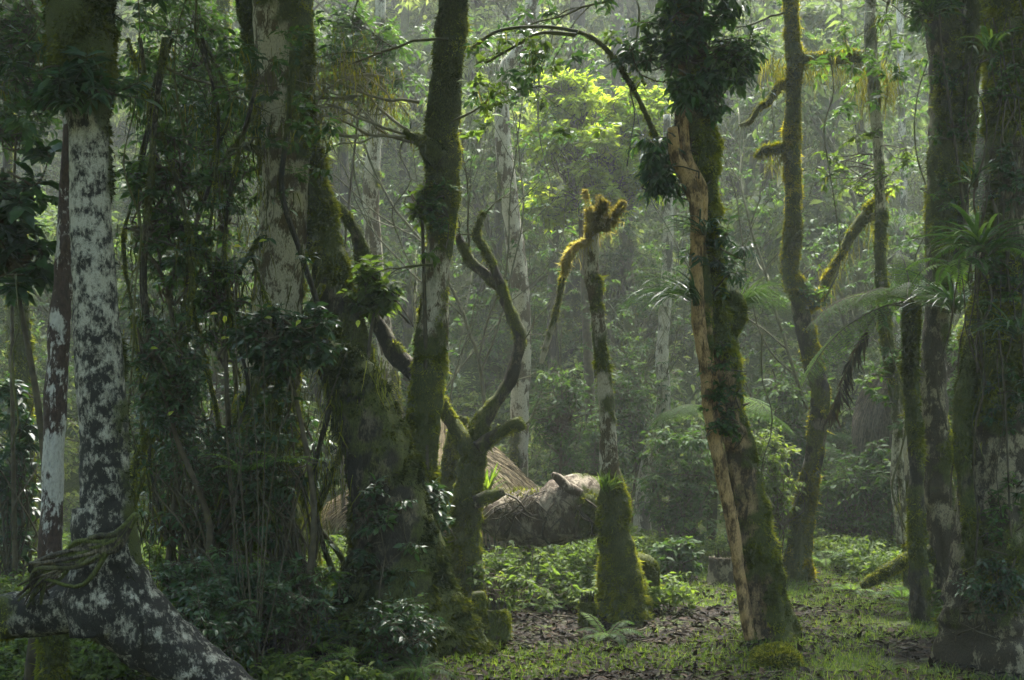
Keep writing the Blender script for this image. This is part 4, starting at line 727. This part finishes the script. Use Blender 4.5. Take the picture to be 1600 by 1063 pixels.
strap_tuft('wiry leaved epiphyte on the leaning tree just above the tan strand bend', W(1100, 360, 7.7), .34, 30, 319, 'leaf_dark', .012, .6, 1.0, cat='epiphyte')
strap_tuft('pale feathery grass tuft glowing behind the leaning tree', W(1158, 478, 8.6), .40, 150, 320, 'leaf_mid', .005, .8, 1.3, az=(-1.5, 1.0), cat='grass tuft', name='grass_tuft')
strap_tuft('small bright strap leaved tuft behind the broken log stub', W(762, 770, 9.2), .2, 34, 321, 'grass', .02, 1.3, .3, cat='plant')
strap_tuft('grassy tuft sprouting where the tufted trunk meets its swollen base', W(950, 765, 8.55), .14, 40, 322, 'grass', .012, 1.2, .6)
for i, (lb, x, y, d, L_, n_, wd_) in enumerate((('strap leaved epiphyte on the massive right trunk beside the tree fern', 1530, 385, 6.95, .42, 44, .022), ('narrow leaved epiphyte low on the massive right trunk', 1590, 520, 6.9, .4, 40, .014), ('small epiphyte rosette on the massive trunk near the top right', 1545, 75, 6.95, .26, 22, .016), ('epiphyte rosette on the thin companion stem', 1524, 285, 7.2, .22, 26, .014), ('leafy epiphyte tuft at the top of the twin stemmed tree', 1455, 20, 8.5, .3, 60, .016), ('drooping epiphyte below the tree fern crown', 1490, 480, 8.0, .5, 60, .014))):
    strap_tuft(lb, W(x, y, d), L_, n_, 330 + i, ('leaf_mid', 'leaf_dark')[i % 2], wd_, .7, .9, cat='epiphyte')
for i, (lb, x, y, d) in enumerate((('arching fern perched on the massive right trunk', 1545, 400, 6.95), ('small fern hanging from the massive right trunk at elbow height', 1500, 420, 7.1))): fern(lb, W(x, y, d), .42, 8, 340 + i, bip=0, npin=24, wd=.17, arch=1.1)
foliage_box(t14, 1500, 870, 1600, 960, 7.0, 345, 'leaf_dark', 30, .035, rad=.1, name='climbing_leaves'); foliage_box(t13, 1410, -60, 1500, 60, 8.6, 346, 'leaf_dark', 20, .06, rad=.15, name='climbing_leaves')
for i in range(5): foliage_box(t14, 1528 + 6 * (i % 2), 40 + 170 * i, 1612, 190 + 170 * i, 7.05, 820 + i, 'leaf_dark' if i % 2 else 'leaf_mid', 12, .035, rad=.07, name='climbing_leaves', attach=S14[::8, :3], dd=.06)
for i in range(4): foliage_box(t13, 1446, 60 + 110 * i, 1520, 160 + 110 * i, 8.7, 830 + i, 'leaf_mid', 7, .035, rad=.07, name='climbing_leaves', attach=S13[::8, :3], dd=.06)
foliage_box(t1, 70, 90, 190, 170, 5.1, 347, 'leaf_dark', 14, .09, asp=.3, rad=.10, name='climbing_leaves', attach=W(130, 130, 5.2)); foliage_box(t12, 1300, 440, 1470, 700, 9.9, 348, 'leaf_mid', 12, .06, rad=.12, name='leaves', attach=S12[::6, :3])
foliage_box(t12, 1275, 190, 1440, 330, 10.2, 349, 'leaf_bright', 14, .06, rad=.13, name='leaves', attach=S12[::6, :3]); foliage_box(t11, 1230, 420, 1310, 480, 10.5, 350, 'leaf_mid', 6, .05, rad=.1, name='leaves', attach=S11[::6, :3])
foliage_box(t4, 540, 700, 660, 940, 7.1, 351, 'leaf_dark', 18, .05, rad=.12, name='climbing_leaves'); foliage_box(t5, 655, 240, 710, 420, 8.2, 352, 'leaf_mid', 8, .05, rad=.09, name='climbing_leaves', attach=S5[::6, :3])
hanging(t4, rg(353), np.array([W(490 + 110 * u, 570 + 200 * v, 7.3) for u, v in rg(353).random((22, 2))]), .22, 14, mat='moss', spread=.05)
hanging(t3, rg(354), np.array([W(385 + 40 * u, 100 + 380 * v, 8.1) for u, v in rg(354).random((30, 2))]), .18, 14, spread=.04)
# arched liana
r = rg(360); lia = thing('arching_liana', 'thin mossy liana arching over from the slim mossy tree to the leaning tree', 'liana', W(1045, 300, 7.9)); pts = [(735, 78), (775, 50), (830, 42), (885, 46), (930, 62), (962, 95), (990, 140), (1012, 185), (1036, 245), (1050, 300)]
S_ = limb_path([(x, y, 5 + 4 * i / 9) for i, (x, y) in enumerate(pts)], 8.0, .03); a_, m_ = trunk_mesh(S_, 361, k=7, mossf=.55, fl=.02, fuzz=1.2); a_.build('stem', M['twig_moss'], lia, smooth=True); m_.build('moss', M['moss'], lia)
S_ = limb_path([(760, 98, 4), (800, 75, 5), (845, 52, 5), (900, 55, 5)], 7.95, .03); a_, m_ = trunk_mesh(S_, 362, k=7, mossf=.55, fl=.02); a_.build('side_stem', M['twig_moss'], lia, smooth=True)
f = Acc(); sprays(f, None, r, np.array([W(x, y, 8.) for x, y in ((740, 85), (760, 95), (745, 130), (790, 60), (955, 60), (1000, 120))]), .1, 5, 6, .055, .45, hi=True); f.build('leaves', M['leaf_bright'], lia)
# thin bare vines hanging through the picture
r = rg(900)
for i, (x, y0, y1, d) in enumerate(((25, 430, 700, 5.6), (208, -30, 640, 6.9), (285, -30, 420, 7.6), (560, -30, 320, 10.5), (628, 100, 420, 9.6), (850, -30, 300, 12.), (985, -30, 260, 9.5), (1300, 90, 470, 9.8), (1440, 90, 460, 9.2), (1530, 330, 720, 7.), (1200, 520, 800, 9.8), (1405, 520, 860, 9.6))):
    n_ = 7; pts = [(x + 9 * math.sin(q * 1.4 + i) + r.normal() * 6, y0 + (y1 - y0) * q / n_, 2.2) for q in range(n_ + 1)]; S_ = limb_path(pts, d, .05); lv = thing('hanging_vine', 'thin bare vine dangling between the trunks', 'vine', S_[-1, :3], 'thin vines dangling between the trunks'); a_, m_ = trunk_mesh(S_, 910 + i, k=5, mossf=.5, fl=.015); o = a_.build('stem', M['twig_moss'], lv, smooth=True)
    if i % 2: hanging(lv, r, S_[::9, :3], .07, 5)
# loose twigs crossing the top
for i, (lb, p, q, L_, m_) in enumerate((('leafy twig reaching left above the bare twigs', (700, 60), (-1, 0, .25), 1.1, 'leaf_dark'), ('leafy spray hanging in from the picture top left of the leaning tree', (1000, -30), (-.7, 0, -.35), .8, 'leaf_dark'), ('leafy spray hanging in from the picture top beside the slender tree', (1300, -40), (.4, 0, -.35), .9, 'leaf_mid'), ('leafy spray hanging in from the top between the right hand trees', (1420, -40), (-.7, 0, -.4), .8, 'leaf_mid'), ('leafy spray reaching left from the top of the slender tree', (1225, 20), (-.8, 0, -.15), .8, 'leaf_mid'), ('dark leafy spray dropping in above the thicket', (330, -60), (-.3, 0, -.7), .9, 'leaf_dark'), ('mossy leafless spray sticking out above the thicket', (250, 100), (.5, 0, -.5), .8, 'leaf_mid'), ('leafy spray in the upper left corner beside the lichened tree', (30, -40), (.1, 0, -.8), .7, 'leaf_dark'))):
    a = []; tp = []; r = rg(370 + i); d = (8.2, 8.0, 10.2, 9.6, 10.4, 7.4, 7.6, 5.8)[i]; s = W(*p, d); branching(r, s, q, L_, .011, 2, 5, curl=.16, out=a, tips=tp); rt = thing('leafy_branch', lb, 'branch', s)
    twigs_acc(a, 5).build('twigs', M['twig_moss'], rt, smooth=True); f = Acc(); sprays(f, None, r, np.array(tp), .12, 5, 6, .065, .42, hi=True); f.build('leaves', M[m_], rt); hanging(rt, r, np.array(tp)[::3], .15, 8)

# ------------------------------------------------------------------ ferns on the ground
FN = [('fern arching from the bank right of the shaded bole', 470, 6.5, .34), ('dark fern at the lower edge left of the clearing', 590, 6.5, .32), ('fern in the bottom greenery right of the bent root', 520, 6.1, .3), ('drooping fern on the bank top behind the leafy tangle', 400, 7.0, .36), ('broad fern against the leaning bole foot', 545, 6.8, .3), ('little fern just left of the clearing litter', 655, 6.7, .26), ('fern on the bank close to the bent root crown', 330, 6.4, .32), ('light green fern spreading at the bottom edge centre left', 615, 6.9, .3), ('fern beneath the tree fern stem', 1410, 9.3, .34), ('fern between the leaning tree foot and the right hand trunks', 1330, 9.8, .26),
      ('fern fanning out below the leaning bole', 500, 6.9, .34), ('bluish fern at the foot of the dark thicket', 640, 7.1, .36), ('small fern by the mossy double stump', 700, 7.6, .3), ('fern in front of the swollen trunk base', 948, 7.9, .3), ('small fern in the bottom left greenery', 430, 6.6, .3), ('fern half hidden under the leaning bole', 560, 7.2, .3),
      ('pale fern in the shade below the fallen log', 905, 9.3, .42), ('fern clump beside the mossy root on the right', 1345, 11.3, .45), ('light fern deep in the right hand gap', 1395, 12.2, .55), ('fern left of the slender tree foot', 1290, 11.6, .45), ('fern at the base of the twin stemmed tree', 1450, 8.7, .3), ('fern at the bottom right by the massive tree foot', 1590, 7.3, .32), ('wide fern in the gap right of the thicket foot', 700, 8.4, .34), ('fern at the lower left behind the ringed trunk', 20, 7.2, .4), ('fern in the middle of the green patch before the log', 850, 8.9, .26), ('fern at the back edge of the clearing behind the stump', 1165, 11.2, .4)]
for i, (lb, x, d, L_) in enumerate(FN):
    b = W(x, 0, d); b[2] = gz(b[0], b[1]) + .02; fern(lb, b, L_, 9, 500 + i, bip=0, npin=22, wd=.2, tilt=.8)
for i, (lb, x, y, d) in enumerate((('fern frond cluster high on the dark mound catching a little light', 505, 905, 6.9), ('ferny tuft hanging on the shaded bole', 440, 725, 6.9), ('fern growing out of the thicket at knee height', 385, 740, 6.8), ('fern spray low on the mound near the bent root', 350, 960, 6.3))): fern(lb, W(x, y, d), .26, 7, 520 + i, npin=18, wd=.2)
for i, (lb, x, y, d, L_) in enumerate((('background tree fern with wide arching fronds behind the leaning tree', 1110, 650, 12.6, 1.0), ('background tree fern low in the right hand gap', 1330, 760, 13.2, .9), ('tree fern in the haze at the right edge of the gap', 1470, 700, 12.8, .9), ('tree fern on the slope above the brown stump', 1230, 700, 14.2, 1.0))):
    p = W(x, y, d); b = p.copy(); b[2] = gz(p[0], p[1]); root = thing('tree_fern', lb, 'tree fern', b); a = Acc(); tube(a, np.array([b - [0, 0, .05], (b + p) / 2 + [.03, 0, 0], p]), [.06, .05, .045], 9); a.build('trunk', M['bark_dark'], root, smooth=True)
    fern(None, p, L_, 11, 530 + i, bip=8, npin=24, wd=.24, tilt=.6, rootobj=root)

# ------------------------------------------------------------------ ground cover: litter, grass, herbs, twigs
def cover():
    r = rg(600)
    def pts(n, y0, y1, pw=1.): y = y0 + (y1 - y0) * r.random(n) ** pw; n = len(y); x = (r.random(n) * 2 - 1) * (y * .45 + 1.5); return x, y
    def dens(x, y, s, sc=1.0): return fbm(np.stack([x * sc, y * sc, 0 * x], -1), s)
    x, y = pts(46000, 6.0, 11.5); k = (dens(x, y, 44, 1.4) < .3) ; x, y = x[k], y[k]; n = len(x); P = np.stack([x, y, ground(x, y) + .006 + .02 * r.random(n)], -1); D = runit(r, n) * [1, 1, .22]; N = UP + r.normal(size=(n, 3)) * .35; L_ = .03 + .05 * r.random(n) ** 1.5
    f = Acc(); leaves(f, P, D, N, L_, L_ * .45, True, .3, .15, r.random(n) ** 1.6); tag(f.build('leaf_litter', M['litter']), 'wet brown fallen leaves covering the clearing', 'leaf litter', kind='stuff')
    # grass
    x, y = pts(310000, 6.0, 13.5, .9); g_ = dens(x, y, 52, 1.1) + .5 * sstep(8.4, 9.8, y) - .02 + .25 * (x < -.8) - .22 * np.exp(-((x - 1.2) / 1.5) ** 2 - ((y - 7.8) / 1.1) ** 2); k = g_ + .25 * (r.random(len(x)) - .5) > .0; x, y = x[k], y[k]; n = len(x)
    P = np.stack([x, y, ground(x, y)], -1); D = unit(UP + r.normal(size=(n, 3)) * .45); L_ = (.02 + .05 * r.random(n) ** 2); f = Acc(); leaves(f, P, D, runit(r, n), L_, .0055, False, .1, .35, r.random(n)); tag(f.build('grass', M['grass']), 'short bright grass and moss growing over the clearing', 'grass', kind='stuff')
    # herbs
    x, y = pts(20000, 6.2, 13.); g_ = dens(x, y, 58, .9) + .9 * np.exp(-((x + .1) / 1.1) ** 2 - ((y - 9.7) / 1.4) ** 2) + .6 * (x < -.7) + .25 * (y > 10.5) + .3 * (x > 3) - .3; k = g_ > .0; x, y = x[k], y[k]; n = len(x)
    h = (.05 + .13 * r.random(n)) * (1 + .6 * (y > 8.6)); f, t = Acc(), Acc(); b = np.stack([x, y, ground(x, y)], -1); top = b + np.stack([r.normal(size=n) * .02, r.normal(size=n) * .02, h], -1); prisms(t, b, top, .002, .0015)
    for lev in (.5, .75, 1.): sprays(f, None, r, b * (1 - lev) + top * lev, .035, 4, 2, .045, .48, .2, up=.35, hi=True)
    tag(f.build('herb_leaves', M['leaf_bright']), 'low bright green herbs carpeting the ground before the log', 'herbs', kind='stuff'); tag(t.build('herb_stems', M['twig_moss']), 'thin stems of the low green herbs', 'herbs', kind='stuff')
    # fallen twigs
    t = Acc()
    for i in range(260):
        y0 = 6.3 + 4.5 * r.random(); x0 = (r.random() * 2 - 1) * y0 * .43; a0 = r.random() * 6.3; L_ = .08 + .35 * r.random(); q = np.linspace(0, 1, 6); px_ = x0 + np.cos(a0) * L_ * q + .02 * np.sin(q * 6 + i); py_ = y0 + np.sin(a0) * L_ * q
        tube(t, np.stack([px_, py_, ground(px_, py_) + .012 + .03 * r.random() * q], -1), np.linspace(.006, .002, 6) * (.6 + r.random()), 5, a=r.random())
    tag(t.build('fallen_twigs', M['twig'], None, smooth=True), 'thin dead twigs scattered over the wet litter', 'twigs', kind='stuff')
cover()

# ------------------------------------------------------------------ unseen crowns above the frame, added and spread to shade the foreground
for (t_, c_, rd_, n_, sd_, s_) in ((t1, (-4.0, 5.0, 5.8), (3.2, 3.0, 1.2), 150, 700, W(128, -250, 5.2)), (t3, (-3.2, 8.8, 6.9), (3.8, 2.8, 1.3), 190, 701, W(462, -410, 8.2)), (t5, (-.6, 5.6, 6.6), (2.2, 3.6, .9), 130, 702, W(728, -410, 8.4)),
                               (t10, (1.7, 4.8, 6.6), (2.4, 3.6, .9), 130, 703, W(1085, -410, 7.95)), (t13, (5.0, 9.4, 7.4), (2.4, 2.2, 1.1), 80, 704, W(1462, -410, 8.9)), (t14, (5.6, 6.6, 6.4), (2.8, 3.0, 1.2), 110, 705, W(1590, -410, 7.3)), (t11, (1.9, 9.6, 7.6), (1.6, 1.4, .8), 30, 706, W(1236, -290, 10.6))):
    shade_crown(t_, c_, rd_, n_, sd_, s_)

# ------------------------------------------------------------------ haze
def haze():
    x0, x1, y0, y1, z0, z1 = -41.5, 41.5, -23.5, 60., -1.4, 28.; V = [(x, y, z) for x in (x0, x1) for y in (y0, y1) for z in (z0, z1)]; Q = [(0, 1, 3, 2), (4, 6, 7, 5), (0, 4, 5, 1), (2, 3, 7, 6), (0, 2, 6, 4), (1, 5, 7, 3)]
    m, nt, out = newmat('haze'); v = nd(nt, 'ShaderNodeVolumePrincipled', i={'Density': HAZE_DENSITY, 'Anisotropy': .35}); v.inputs['Color'].default_value = (.93, .96, .90, 1); nt.links.new(v.outputs[0], out.inputs['Volume'])
    tag(Acc().add(V, None, Q).build('haze', m), 'thin morning mist filling the forest', 'mist', kind='stuff')
haze()
